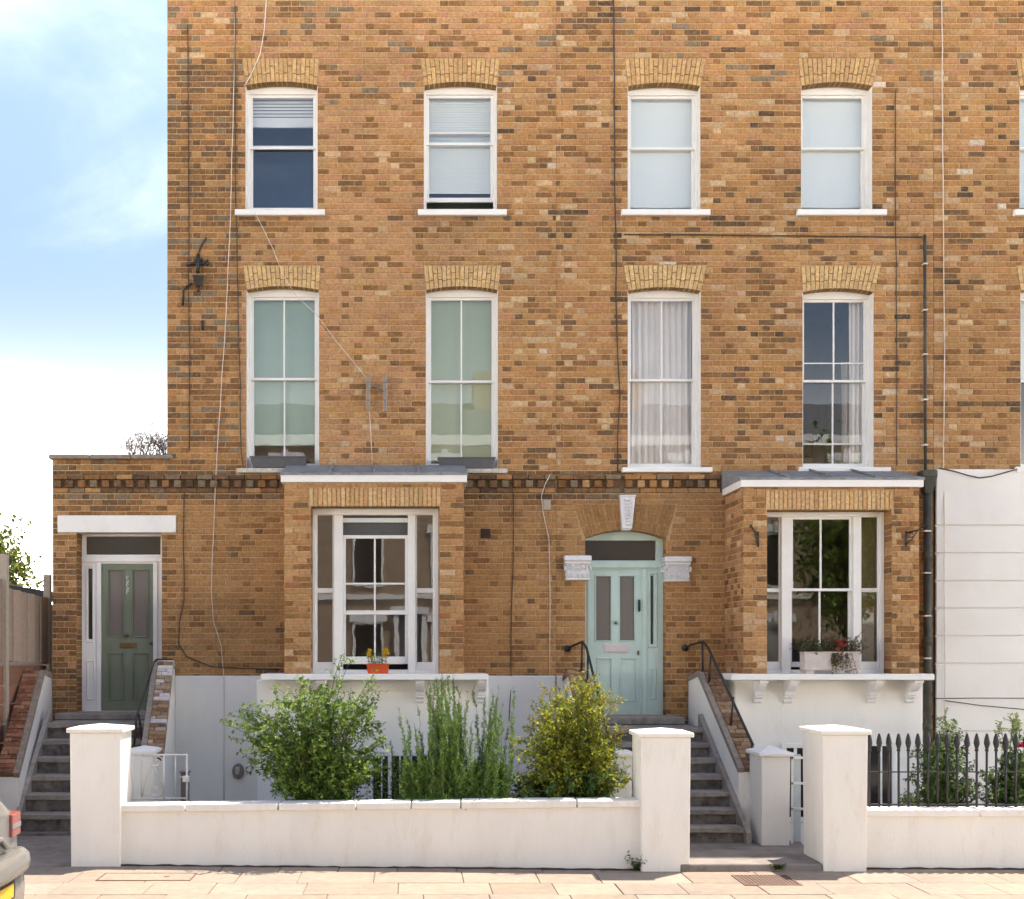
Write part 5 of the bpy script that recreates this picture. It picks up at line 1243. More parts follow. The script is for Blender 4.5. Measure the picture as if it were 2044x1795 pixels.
# small white metal gate behind the left end of the wall
t = thing('garden_gate', 'small white scrolled iron gate behind the left end of the garden wall', 'gate', (PX(300, -2.78), -2.78, 0.2), 'small gates to the basement')
yg = -2.78; G = lambda u, v: (PX(u, yg), yg, PZ(v, yg))
k = MB()
for (a, c) in ((G(265, 1507), G(373, 1507)), (G(265, 1594), G(373, 1594)), (G(373, 1504), G(373, 1640)), (G(266, 1504), G(266, 1640))): k.tube([a, c], 0.012, 8)
k.build('gate_frame', 'white_iron', t)
for u, rr_ in ((282, 0.008), (327, 0.013), (350, 0.008)):
    k = MB(); k.tube([G(u, 1508), G(u, 1594)], rr_, 8); k.build('gate_bar', 'white_iron', t)
k = MB()
for s, u0, v0 in ((1, 313, 1521), (-1, 311, 1579)):
    k.tube([(PX(u0, yg) + 0.075 * (1 - i / 18) * math.cos(i * 0.62 * s), yg, PZ(v0, yg) + 0.075 * (1 - i / 18) * math.sin(i * 0.62 * s)) for i in range(16)], 0.009, 6)
k.tube([G(300, 1510), G(308, 1530), G(318, 1552), G(325, 1575)], 0.009, 6); k.tube([G(284, 1590), G(290, 1560), G(300, 1530), G(303, 1512)], 0.009, 6)
k.build('gate_scroll', 'white_iron', t)
k = MB(); k.box(PX(365, yg), PX(378, yg), yg - 0.03, yg + 0.02, PZ(1561, yg), PZ(1549, yg), 0.005); k.tube([G(358, 1551), G(380, 1551)], 0.007, 6); k.build('latch', 'white_iron', t)
b = MB(); b.box(PX(362, -2.0), PX(377, -2.0), -2.05, -1.95, 0.1, PZ(1543, -2.0), 0.008); b.box(PX(360, -2.0), PX(379, -2.0), -2.07, -1.93, PZ(1543, -2.0), PZ(1539, -2.0), 0.004)
b.build('gate_post', 'brown_plastic', None, label='short brown post behind the latch of the white scrolled gate', cat='post')
t = thing('garden_gate', 'narrow pale blue gate between the short pillar and the railing pillar', 'gate', (PX(1590, -2.8), -2.8, 0.08), 'small gates to the basement')
yg = -2.85
k = MB(); k.box(PX(1580, yg), PX(1598, yg), yg - 0.01, yg + 0.01, 0.12, PZ(1506, yg), 0.003); k.build('gate_panel', mat_plain('pale_blue_gate_paint', (0.52, 0.57, 0.58), 0.5, 8, 0.08, 60, 0.05), t)
k = MB()
for v in (1512, 1563, 1614): k.box(PX(1578, yg), PX(1640, yg), yg - 0.022, yg - 0.011, PZ(v + 3, yg), PZ(v - 2, yg), 0.003)
k.box(PX(1578, yg), PX(1583, yg), yg - 0.022, yg - 0.011, 0.1, PZ(1502, yg), 0.003); k.build('gate_frame', 'white_iron', t)

# left boundary: fence panels above timber gravel boards, felt shed roof beyond
t = thing('fence', 'weathered grey brown board fence left of the sooty brick porch', 'fence', (-5.15, -1.0, 1.4))
XF = -5.15; rr = random.Random(3)
ys = [-3.4, -3.16, -2.92, -2.68, -2.44, -2.2, -1.96, -1.72, -1.48]
def boards(ya, yb, n, zta, ztb, zba, zbb):
    for i in range(n):
        a, c = ya + (yb - ya) * i / n, ya + (yb - ya) * (i + 1) / n
        za, zc = zta + (ztb - zta) * (i + .5) / n, zba + (zbb - zba) * (i + .5) / n
        q0 = 0.022 * (i % 2); k = MB(); k.hexa([(XF - 0.035 + q0, a + 0.004, zc), (XF - 0.012 + q0, a + 0.004, zc), (XF - 0.008 + q0, c - 0.004, zc), (XF - 0.031 + q0, c - 0.004, zc)][::-1], [(XF - 0.035 + q0, a + 0.004, za), (XF - 0.012 + q0, a + 0.004, za), (XF - 0.008 + q0, c - 0.004, za), (XF - 0.031 + q0, c - 0.004, za)][::-1], jit(rr.choice([(0.33, 0.25, 0.185), (0.39, 0.30, 0.23), (0.28, 0.20, 0.15)]), 0.1, rr)); k.build('board', 'fence_wood', t)
boards(-1.36, 0.45, 6, 3.11, 3.05, 2.18, 2.13); boards(-3.4, -1.44, 7, 3.25, 3.2, 2.1, 2.1)
for (y, zt_, zb_) in ((-1.4, 3.52, 1.0), (0.49, 3.38, 1.2), (-3.45, 3.5, 0.5)):
    k = MB(); k.box(XF - 0.05, XF + 0.05, y - 0.05, y + 0.05, zb_, zt_, 0.006, (0.40, 0.34, 0.265)); k.build('post', 'fence_wood', t)
for i in range(5):
    k = MB(); z = 2.10 - i * 0.24; k.box(XF - 0.03, XF + 0.01, -3.4, 0.4, z - 0.225, z, 0.006, jit((0.26, 0.13, 0.085), 0.15, rr)); k.build('gravel_board', 'fence_wood', t)
k = MB(); k.box(XF - 0.06, XF + 0.02, -3.4, 0.4, 2.115, 2.155, 0.004, (0.3, 0.24, 0.2)); k.build('capping_rail', 'fence_wood', t)
t = thing('shed', 'dark felt shed roof showing above the board fence', 'shed', (-6.4, 3.0, 0))
k = MB(); k.hexa([(-7.6, 1.6, 3.40), (-5.3, 1.6, 3.02), (-5.3, 4.2, 3.02), (-7.6, 4.2, 3.40)], [(-7.6, 1.6, 3.56), (-5.3, 1.6, 3.17), (-5.3, 4.2, 3.17), (-7.6, 4.2, 3.56)]); k.build('roof', 'felt', t)
k = MB(); k.box(-7.5, -5.42, 1.7, 4.1, -0.9, 3.0, 0, (0.2, 0.16, 0.13)); k.build('wall', 'fence_wood', t)
k = MB(); k.box(-12, XF - 0.08, -3.6, 9.0, -0.9, 0.9); k.build('neighbour_garden', 'soil', kind='structure')

# iron covers in the pavement
t = thing('drain_grate', 'rusty iron grate set in the pavement before the aqua door steps', 'grate', (PX(1520, -4.6), -4.55, 0.0))
yA, yB = -4.92, -4.37
xg0, xg1 = PX(1487, yA), PX(1603, yA)
k = MB()
for (a, b_, c, d) in ((xg0, xg1, yA, yA + 0.025), (xg0, xg1, yB - 0.025, yB), (xg0, xg0 + 0.025, yA + 0.025, yB - 0.025), (xg1 - 0.025, xg1, yA + 0.025, yB - 0.025)): k.box(a, b_, c, d, -0.04, 0.010, 0.003)
k.build('frame', 'rust_iron', t)
for i in range(13):
    a = xg0 + 0.03 + (xg1 - xg0 - 0.06) * i / 13; k = MB(); k.box(a, a + (xg1 - xg0 - 0.06) / 13 * 0.6, yA + 0.028, yB - 0.028, -0.04, 0.0085, 0.003); k.build('grate_bar', 'rust_iron', t)
k = MB(); k.box(xg0 + 0.026, xg1 - 0.026, yA + 0.026, yB - 0.026, -0.05, 0.0038); k.build('pit', 'car_trim', t)
t = thing('inspection_cover', 'slab filled inspection cover in the pavement by the leftmost pillar', 'cover', (PX(300, -4.1), -4.4, 0.0))
yA, yB = -4.66, -4.26; xg0, xg1 = PX(190, yA), PX(380, yA)
k = MB()
for (a, b_, c, d) in ((xg0, xg1, yA, yA + 0.014), (xg0, xg1, yB - 0.014, yB), (xg0, xg0 + 0.014, yA + 0.014, yB - 0.014), (xg1 - 0.014, xg1, yA + 0.014, yB - 0.014)): k.box(a, b_, c, d, -0.04, 0.0075, 0.002)
k.build('frame', 'rust_iron', t)
k = MB(); k.box(xg0 + 0.018, xg1 - 0.018, yA + 0.018, yB - 0.018, -0.04, 0.006, 0.003, (0.29, 0.232, 0.18)); k.build('infill_slab', 'slab', t)
k = MB(); k.lathe([(0.03, 0.006), (0.03, 0.0085), (0.0, 0.0085)], (xg0 + xg1) / 2 + 0.2, (yA + yB) / 2, 10); k.build('lifting_key', 'rust_iron', t)

# ------------------------------------------------------------------ parked car, seen from its near rear corner
t = thing('parked_car', 'silver beige car parked at the kerb, rear end showing at the frame edge', 'car', (-5.3, -7.6, -0.1))
CXR, CYC, HW = -3.31, -7.50, 0.88       # rear end, centre line, half width
def body_section(x, zb, belt, roof, hw, hr, y0=CYC):
    L = [(-hw * 0.90, zb), (-hw * 0.985, zb + 0.10), (-hw, zb + 0.25), (-hw * 0.99, belt - 0.16), (-hw * 0.965, belt), (-(hw + hr) / 2 * 0.985, (belt + roof) / 2), (-hr, roof - 0.06), (-hr * 0.88, roof - 0.012), (-hr * 0.45, roof + 0.012), (0, roof + 0.016)]
    L = L + [(-y, z) for y, z in L[-2::-1]]
    return [(x, y0 + y, z - 0.1) for y, z in L]
secs = [(0.0, 0.42, 0.96, 1.05, 0.80, 0.70), (-0.012, 0.40, 0.97, 1.07, 0.845, 0.73), (-0.05, 0.36, 1.0, 1.11, 0.872, 0.75), (-0.11, 0.32, 1.03, 1.20, 0.88, 0.74), (-0.24, 0.28, 1.04, 1.42, 0.88, 0.68), (-0.34, 0.28, 1.04, 1.54, 0.88, 0.64), (-0.5, 0.27, 1.03, 1.60, 0.88, 0.63), (-1.1, 0.24, 1.02, 1.65, 0.88, 0.64), (-1.9, 0.22, 1.0, 1.65, 0.88, 0.65), (-2.6, 0.22, 0.98, 1.56, 0.88, 0.62),
        (-3.1, 0.22, 0.97, 1.24, 0.88, 0.66), (-3.5, 0.24, 0.95, 1.03, 0.87, 0.72), (-4.0, 0.28, 0.84, 0.92, 0.83, 0.70), (-4.25, 0.34, 0.66, 0.72, 0.70, 0.55)]
k = MB(); vs = []
for s in secs: vs += body_section(CXR + s[0], *s[1:])
m = len(body_section(0, *secs[0][1:])); fs = []
for i in range(len(secs) - 1):
    for j in range(m - 1): fs.append((i * m + j, i * m + j + 1, (i + 1) * m + j + 1, (i + 1) * m + j))
    fs.append((i * m + m - 1, i * m, (i + 1) * m, (i + 1) * m + m - 1))
fs += [tuple(range(m - 1, -1, -1)), tuple(range((len(secs) - 1) * m, len(secs) * m))]
k.add(vs, fs, None, True); o = k.build('body', 'car_paint', t); sm = o.modifiers.new('smooth', 'SUBSURF'); sm.levels = 1; sm.render_levels = 2
path = [(-0.55, 0.885), (-0.3, 0.905), (-0.05, 0.905), (0.035, 0.885), (0.09, 0.80), (0.125, 0.6), (0.15, 0.3), (0.16, 0.0)]
path = path + [(x, -y) for x, y in path[-2::-1]]
def swept(prof, nm, mat):
    k = MB(); vs = []; n = len(prof)
    for i, (px_, py_) in enumerate(path):
        a = path[max(0, i - 1)]; b_ = path[min(len(path) - 1, i + 1)]; d = Vector((b_[0] - a[0], b_[1] - a[1], 0)).normalized(); nn = Vector((-d.y, d.x, 0))
        if nn.x < 0 and abs(py_) < 0.85: nn = -nn
        if abs(py_) >= 0.85: nn = Vector((0.25, 1 if py_ > 0 else -1, 0)).normalized()
        for (o_, z) in prof: vs.append((CXR + px_ + nn.x * o_, CYC + py_ + nn.y * o_, z - 0.1))
    fs = [(i * n + j, i * n + (j + 1) % n, (i + 1) * n + (j + 1) % n, (i + 1) * n + j) for i in range(len(path) - 1) for j in range(n)]
    fs += [tuple(range(n)), tuple(range((len(path) - 1) * n, len(path) * n))]
    k.add(vs, fs, None, True); return k.build(nm, mat, t)
swept([(-0.18, 0.60), (-0.02, 0.585), (0.012, 0.60), (0.02, 0.655), (0.008, 0.72), (-0.03, 0.755), (-0.18, 0.765)], 'rear_bumper', 'car_paint')
swept([(-0.22, 0.27), (-0.06, 0.26), (-0.035, 0.30), (-0.025, 0.45), (-0.04, 0.583), (-0.2, 0.583)], 'bumper_skirt', 'car_paint')
swept([(-0.24, 0.20), (-0.10, 0.20), (-0.09, 0.262), (-0.24, 0.262)], 'valance', 'car_trim')
k = MB(); k.box(CXR + 0.128, CXR + 0.142, CYC - 0.26, CYC + 0.26, 0.345, 0.455, 0.004); k.build('number_plate', 'plate_yellow', t)
k = MB(); k.box(CXR + 0.12, CXR + 0.127, CYC - 0.34, CYC + 0.34, 0.325, 0.475, 0.003); k.build('plate_recess', 'car_trim', t)
for s in (-1, 1):
    poly = [(-0.30, 0.892), (-0.06, 0.892), (-0.005, 0.872), (0.016, 0.83), (0.022, 0.60), (-0.02, 0.60), (-0.06, 0.80), (-0.30, 0.84)]
    pts = [(CXR + x, CYC + s * y) for x, y in poly]
    k = MB(); k.prism(pts, 0.765, 0.955, 'z'); o = k.build('tail_lamp', 'tail_red', t); bevel(o, 0.012)
    k = MB(); k.prism([(CXR + x * (1 if x > 0 else 1) + 0.004, CYC + s * (y + 0.004)) for x, y in poly[:6]] + [(CXR - 0.06, CYC + s * 0.80), (CXR - 0.30, CYC + s * 0.845)], 0.835, 0.872, 'z'); k.build('reflector', 'alloy', o)
k = MB(); k.tube([(CXR + 0.012, CYC - 0.5, 0.70), (CXR + 0.03, CYC - 0.3, 0.80), (CXR + 0.03, CYC + 0.3, 0.80), (CXR + 0.012, CYC + 0.5, 0.70)], 0.02, 8); k.build('hatch_trim', 'alloy', t)
k = MB(); k.add([(CXR - 0.075, CYC - 0.62, 1.03), (CXR - 0.075, CYC + 0.62, 1.03), (CXR - 0.30, CYC + 0.54, 1.42), (CXR - 0.30, CYC - 0.54, 1.42)], [(0, 1, 2, 3)]); k.build('rear_window', 'glass_dark', t)
for s in (-1, 1):
    k = MB(); yb, yt = CYC + s * 0.868, CYC + s * 0.70
    k.add([(CXR - 0.55, yb, 0.94), (CXR - 3.0, yb, 0.90), (CXR - 2.5, yt, 1.38), (CXR - 0.75, yt, 1.40)], [(0, 1, 2, 3)]); k.build('side_window', 'glass_dark', t)
for wx in (-0.78, -3.35):
    for s in (-1, 1):
        k = MB(); yc = CYC + s * 0.80
        k.lathe([(0.20, yc - 0.1), (0.30, yc - 0.1), (0.325, yc - 0.07), (0.325, yc + 0.07), (0.30, yc + 0.1), (0.20, yc + 0.1)], CXR + wx, 0.225, 24, None, 'y'); wh = k.build('wheel', 'tyre', t)
        k = MB(); k.lathe([(0.205, yc - 0.09), (0.205, yc + 0.09)], CXR + wx, 0.225, 20, None, 'y'); k.lathe([(0.05, yc - 0.105), (0.05, yc + 0.105)], CXR + wx, 0.225, 10, None, 'y'); k.build('rim', 'alloy', wh)

# ------------------------------------------------------------------ plants
def bez(p, c, q, n): return [p.lerp(c, t).lerp(c.lerp(q, t), t) for t in [i / n for i in range(n + 1)]]
def rv(r, s=1.0): return Vector((r.gauss(0, s), r.gauss(0, s), r.gauss(0, s)))
def fill_tree(r, base, targets, stem_r, st, lf, leaf_fn, twigs, tw_len, lean=0.35):
    for tg in targets:
        b0 = base + Vector((r.uniform(-0.12, 0.12), r.uniform(-0.05, 0.05), 0))
        c = b0.lerp(tg, 0.45) + Vector((0, 0, (tg - b0).length * lean)) + rv(r, 0.05)
        pts = bez(b0, c, tg, 8); st.tube(pts, [stem_r * (1 - 0.09 * i) for i in range(9)], 5)
        for _ in range(twigs):
            f = r.uniform(0.3, 1.0); i = min(7, int(f * 8)); p = pts[i].lerp(pts[i + 1], f * 8 - i); d = (pts[i + 1] - pts[i]).normalized()
            td = (d * 0.5 + rv(r, 0.6)).normalized(); q = p + td * tw_len * r.uniform(0.5, 1.2)
            st.tube([p, p.lerp(q, 0.5) + rv(r, 0.008), q], [0.0032, 0.0025, 0.0015], 4)
            leaf_fn(r, lf, p, q)
def plant(name, label, cat, base, builder, seed, group=None, mats=('leaf', 'green_stem')):
    r = random.Random(seed); t = thing(name, label, cat, base, group); st, lf = MB(), MB(); builder(r, Vector(base), st, lf)
    st.build('stems', mats[1], t, kind='stuff'); lf.build('foliage', mats[0], t, kind='stuff'); return t
def spread_leaves(n, L, Wd, cols, droop=0.1):
    def fn(r, lf, p, q):
        d = (q - p)
        for i in range(n):
            f = (i + 0.6) / n; o = p.lerp(q, f); s = rv(r, 1.0); s = (s - d.normalized() * s.dot(d.normalized())).normalized()
            dd = (d.normalized() * 0.5 + s * 0.9 + Vector((0, 0, -droop))).normalized()
            up = (Vector((0, -0.35, 1)) + rv(r, 0.35)).normalized(); k = r.uniform(0.6, 1.25)
            lf.leaf(o, dd, up, L * k, Wd * k, jit(r.choice(cols), 0.2, r))
    return fn
GRN = [(0.12, 0.21, 0.034), (0.17, 0.28, 0.042), (0.085, 0.16, 0.03), (0.24, 0.35, 0.06), (0.32, 0.41, 0.075)]
GOLD = [(0.36, 0.37, 0.025), (0.45, 0.43, 0.03), (0.28, 0.32, 0.025), (0.17, 0.23, 0.025), (0.54, 0.49, 0.06)]
RUST = [(0.34, 0.20, 0.045), (0.40, 0.27, 0.06), (0.30, 0.24, 0.04)]
# envelope points: (u, v, half spread) measured on the bed's plane
def env(r, blobs, y, dy):
    tot = sum(b[2] * b[3] for b in blobs); x = r.random() * tot
    for b in blobs:
        x -= b[2] * b[3]
        if x <= 0: break
    a, q = r.uniform(0, 6.283), math.sqrt(r.random())
    yy = y + r.uniform(-dy, dy)
    return Vector((PX(b[0] + math.cos(a) * q * b[2], yy), yy, PZ(b[1] + math.sin(a) * q * b[3], yy)))
def shrub_green(r, b, st, lf):
    blobs = [(615, 1440, 120, 62), (640, 1530, 130, 55), (690, 1380, 75, 38), (535, 1440, 62, 40), (600, 1385, 60, 35), (488, 1438, 42, 22), (570, 1500, 80, 60), (700, 1540, 70, 50), (745, 1450, 34, 45), (640, 1575, 110, 22)]
    fill_tree(r, b, [env(r, blobs, -3.3, 0.42) for _ in range(215)], 0.008, st, lf, spread_leaves(7, 0.052, 0.032, GRN), 9, 0.15)
    fill_tree(r, b, [Vector((PX(684, -3.4), -3.4, PZ(1305, -3.4))), Vector((PX(700, -3.4), -3.4, PZ(1320, -3.4))), Vector((PX(452, -3.3), -3.3, PZ(1428, -3.3))), Vector((PX(446, -3.3), -3.3, PZ(1446, -3.3))), Vector((PX(478, -3.3), -3.3, PZ(1412, -3.3))), Vector((PX(470, -3.3), -3.3, PZ(1475, -3.3))), Vector((PX(540, -3.3), -3.3, PZ(1372, -3.3))), Vector((PX(752, -3.3), -3.3, PZ(1362, -3.3))), Vector((PX(768, -3.3), -3.3, PZ(1470, -3.3))), Vector((PX(604, -3.3), -3.3, PZ(1345, -3.3)))], 0.009, st, lf, spread_leaves(7, 0.044, 0.026, GRN), 12, 0.12)
plant('leafy_shrub', 'big loose green shrub behind the garden wall, arching towards the sage door', 'shrub', (PX(640, -3.3), -3.3, 0.47), shrub_green, 3, 'front garden shrubs')
def rosemary(r, b, st, lf):
    heads = [(797, 1418, 1), (812, 1440, .8), (872, 1358, 1), (888, 1362, 1), (912, 1372, 1), (858, 1392, 1), (870, 1420, 1), (895, 1410, 1), (905, 1450, 1), (885, 1455, 1), (870, 1480, 1), (866, 1365, 1), (882, 1352, 1), (895, 1350, 1), (905, 1358, 1), (878, 1400, .9), (862, 1440, .8), (920, 1395, .8), (968, 1400, 1), (985, 1390, 1), (995, 1375, .9), (1004, 1410, .8), (940, 1450, .8), (830, 1470, .7), (845, 1490, .7), (900, 1440, .8), (955, 1470, .7), (880, 1470, .8), (910, 1480, .8)]
    heads += [(u + r.gauss(0, 16), v + abs(r.gauss(0, 48)) + 6, s) for (u, v, s) in heads for _ in range(3)] + [(r.uniform(796, 1012), r.uniform(1515, 1582), .6) for _ in range(420)]
    cols = [(0.10, 0.20, 0.03), (0.15, 0.27, 0.04), (0.22, 0.34, 0.06), (0.08, 0.13, 0.045), (0.24, 0.30, 0.10)]
    for (u, v, s) in heads:
        y = -3.35 + r.uniform(-0.35, 0.35); tip = Vector((PX(u, y), y, PZ(v, y))); x0 = PX(900, y); b0 = Vector((x0 + (tip.x - x0) * r.uniform(0.6, 1.0) + r.uniform(-.1, .1), y, 0.47))
        c = b0.lerp(tip, 0.5) + Vector((r.gauss(0, .07), r.gauss(0, .05), 0.05)); n_ = 14; pts = bez(b0, c, tip, n_)
        for i in range(2, n_): pts[i] = pts[i] + Vector((r.gauss(0, .008), r.gauss(0, .008), 0))
        st.tube(pts, [0.005 * (1 - 0.05 * i) for i in range(15)], 5)
        for i in range(n_):
            d = (pts[i + 1] - pts[i]); L = d.length; d.normalize(); n = max(2, int(L / 0.013))
            bare = r.random() < 0.12
            for j in range(n):
                o = pts[i] + d * L * j / n
                if bare: continue
                for w_ in range(4):
                    sdv = rv(r, 1); sdv = (sdv - d * sdv.dot(d)).normalized(); k = (1 - 0.5 * (i / 14) ** 2) * r.uniform(.6, 1.35)
                    lf.leaf(o, d * r.uniform(.5, 1.1) + sdv * 0.8, rv(r, 1), 0.054 * k, 0.0105, jit(r.choice(cols), 0.25, r))
        if v < 1460:
            for j in range(2):
                q = tip + Vector((r.uniform(-.03, .03), r.uniform(-.03, .03), r.uniform(0.02, 0.09))); st.tube([tip, q], [0.003, 0.0015], 4)
    for _ in range(3200):        # grassy undergrowth at its feet
        y = -3.4 + r.uniform(-0.42, 0.35); x = PX(r.uniform(800, 1015), y); L = r.uniform(0.12, 0.34)
        lf.leaf(Vector((x, y, 0.46)), Vector((r.gauss(0, .28), r.gauss(0, .28), 1)), rv(r, 1), L, 0.014, jit(r.choice([(0.08, 0.17, 0.03), (0.06, 0.13, 0.025), (0.11, 0.2, 0.04)]), .2, r))
plant('rosemary_bush', 'upright spiky rosemary bush between the loose green and golden shrubs', 'shrub', (PX(900, -3.35), -3.35, 0.47), rosemary, 5, 'front garden shrubs')
def golden(r, b, st, lf):
    blobs = [(1150, 1470, 72, 58), (1130, 1420, 62, 45), (1170, 1400, 46, 50), (1200, 1480, 48, 34), (1140, 1545, 95, 42), (1190, 1560, 55, 28), (1070, 1550, 64, 38), (1095, 1450, 44, 60), (1060, 1500, 34, 40), (1215, 1540, 38, 40)]
    fn = spread_leaves(7, 0.042, 0.027, GOLD)
    fill_tree(r, b, [env(r, blobs, -3.35, 0.38) for _ in range(390)], 0.007, st, lf, fn, 8, 0.13)
    tips = [(1163, 1338), (1150, 1350), (1175, 1345), (1128, 1368), (1185, 1362), (1110, 1380), (1090, 1370), (1075, 1412), (1063, 1432), (1232, 1390), (1215, 1375), (1222, 1408), (1250, 1468), (1244, 1448), (1168, 1362), (1150, 1372)]
    fill_tree(r, b, [Vector((PX(u, -3.35), -3.35 + r.uniform(-.25, .25), PZ(v, -3.35))) for u, v in tips], 0.006, st, lf, spread_leaves(6, 0.032, 0.019, RUST + GOLD[:2]), 16, 0.11)
    fill_tree(r, b, [env(r, [(1120, 1568, 110, 22), (1205, 1565, 50, 22)], -3.5, 0.3) for _ in range(60)], 0.005, st, lf, spread_leaves(6, 0.045, 0.032, [(0.08, 0.16, 0.035), (0.12, 0.2, 0.05), (0.06, 0.11, 0.03)]), 8, 0.12)
plant('golden_shrub', 'dense golden green shrub with rusty tips beside the middle gate pillar', 'shrub', (PX(1150, -3.35), -3.35, 0.47), golden, 8, 'front garden shrubs')
def rose(blobs, tips, n, y, dy, n2=14):
    def fn(r, b, st, lf):
        c = [(0.085, 0.16, 0.035), (0.12, 0.20, 0.045), (0.06, 0.12, 0.03), (0.19, 0.25, 0.07)]
        fill_tree(r, b, [env(r, blobs, y, dy) for _ in range(n)], 0.007, st, lf, spread_leaves(6, 0.046, 0.030, c), 7, 0.14)
        fill_tree(r, b, [Vector((PX(u, y), y + r.uniform(-.2, .2), PZ(v, y))) for u, v in tips], 0.007, st, lf, spread_leaves(6, 0.046, 0.028, [(0.2, 0.26, 0.08), (0.15, 0.22, 0.06), (0.26, 0.29, 0.11)]), n2, 0.11)
    return fn
plant('rose_bush', 'leafy rose bush behind the railings, against the dark drainpipe', 'rose bush', (PX(1880, -3.3), -3.3, 0.22), rose([(1880, 1545, 62, 60), (1895, 1480, 38, 40), (1860, 1590, 60, 26), (1925, 1570, 45, 40)], [(1895, 1432), (1905, 1440), (1880, 1448), (1915, 1462), (1830, 1490)], 130, -3.3, 0.35), 13, 'rose bushes behind the railings')
t = plant('rose_bush', 'rose bush with one crimson bloom behind the railings, at the photo edge', 'rose bush', (PX(2020, -3.3), -3.3, 0.22), rose([(2020, 1560, 60, 55), (2030, 1500, 40, 45), (1985, 1580, 36, 30), (2090, 1540, 50, 60)], [(2010, 1422), (2018, 1436), (1990, 1462), (2000, 1450), (2030, 1450)], 130, -3.3, 0.35), 17, 'rose bushes behind the railings')
k = MB(); rr = random.Random(2); c0 = Vector((PX(2036, -3.6), -3.62, PZ(1492, -3.6)))
for i in range(26):
    a = i * 2.4; e = i / 26; d = Vector((math.cos(a) * (0.3 + e), math.sin(a) * (0.3 + e), 1.1 - e)); k.leaf(c0 + d * 0.008, d, Vector((0, 0, 1)), 0.05, 0.045, jit((0.50, 0.035, 0.07), 0.15, rr))
k.build('bloom', 'petal', t)
def weed(label, base, cols, n, h, seed, spread=0.05):
    def fn(r, b, st, lf):
        for _ in range(n):
            d = Vector((r.gauss(0, .5), -abs(r.gauss(0, .3)), 1)).normalized(); q = b + Vector((r.uniform(-spread, spread), 0, 0)) + d * h * r.uniform(.3, 1); st.tube([b, q], [0.003, 0.001], 4)
            spread_leaves(4, 0.03, 0.02, cols)(r, lf, b, q)
    return plant('weed', label, 'weed', base, fn, seed, 'small weeds')
weed('dark green weed in the corner of garden wall and middle gate pillar', (PX(1270, -4.06), -4.06, 0.0), [(0.05, 0.085, 0.02), (0.07, 0.1, 0.03)], 26, 0.24, 21, 0.03)
weed('mossy weed on the edge of the aqua door entrance slab', (PX(1553, -4.14), -4.14, 0.03), [(0.09, 0.12, 0.02), (0.12, 0.13, 0.03)], 30, 0.06, 22, 0.09)
def dry(r, b, st, lf):
    for i in range(80):
        p = b + Vector((r.uniform(-.3, .27), r.uniform(-.15, .15), 0)); tip = p + Vector((r.gauss(-0.03, .16), r.gauss(0, .12), r.uniform(.12, .34) + (.2 if r.random() < .12 else 0)))
        c = p.lerp(tip, .5) + Vector((r.gauss(0, .08), 0, .14)); pts = bez(p, c, tip, 6); st.tube(pts, [0.0055, .005, .0045, .004, .0035, .003, .002], 4)
        for _ in range(5):
            o = pts[r.randint(2, 6)]; q = o + Vector((r.gauss(0, .06), r.gauss(0, .05), r.gauss(.01, .05))); st.tube([o, q], [.003, .0015], 4)
            spread_leaves(2, .022, .010, [(.22, .13, .09), (.30, .2, .13), (.16, .1, .07)])(r, lf, o, q)
plant('dried_plant', 'dead brown weeds growing on top of the porch coping', 'plant', (PX(296, 0.2), 0.18, PZ(910)), dry, 31, None, ('leaf', 'dry_stem'))
def tree_crown(r, b, st, lf):
    top = b + Vector((0, 0, 4.1)); st.tube([b, b + Vector((0.1, 0, 1.6)), top], [0.16, 0.12, 0.05], 8)
    cols = [(0.13, 0.17, 0.025), (0.18, 0.21, 0.03), (0.09, 0.13, 0.02), (0.23, 0.24, 0.05)]
    for _ in range(620):
        d = rv(r, 1).normalized(); rad = 1.62 * r.random() ** 0.4; tg = b + Vector((d.x * rad * 1.12, d.y * rad, 3.3 + d.z * rad * 1.0))
        s = b + Vector((0.05, 0, 1.4 + r.random() * 1.6)); pts = bez(s, s.lerp(tg, .5) + rv(r, .1), tg, 5); st.tube(pts, [.03, .022, .016, .011, .007, .004], 4)
        for _ in range(9):
            o = pts[r.randint(2, 5)]; q = o + rv(r, .17); spread_leaves(6, .13, .085, cols)(r, lf, o, q)
t = thing('garden_tree', 'sunlit yellow green tree beyond the board fence', 'tree', (-9.3, 7.6, 0.55)); r = random.Random(41); st, lf = MB(), MB(); tree_crown(r, Vector((-9.3, 7.6, 0.55)), st, lf)
st.build('trunk', 'stem', t); lf.build('crown', 'leaf', t, kind='stuff')

lf = MB(); r = random.Random(61)
for _ in range(620):
    y = -3.4 + r.uniform(-.12, .3); x = PX(r.choice((r.uniform(700, 1120), r.uniform(790, 1060))), y); p = Vector((x, y, 0.47)); q = p + Vector((r.gauss(0, .07), r.gauss(0, .05), r.uniform(.15, .62)))
    spread_leaves(7, .045, .026, [(.10, .19, .035), (.15, .25, .045), (.07, .13, .03), (.2, .28, .06)])(r, lf, p, q)
lf.build('ground_cover', 'leaf', None, label='low leafy ground cover along the bed behind the garden wall', cat='ground cover', kind='stuff')

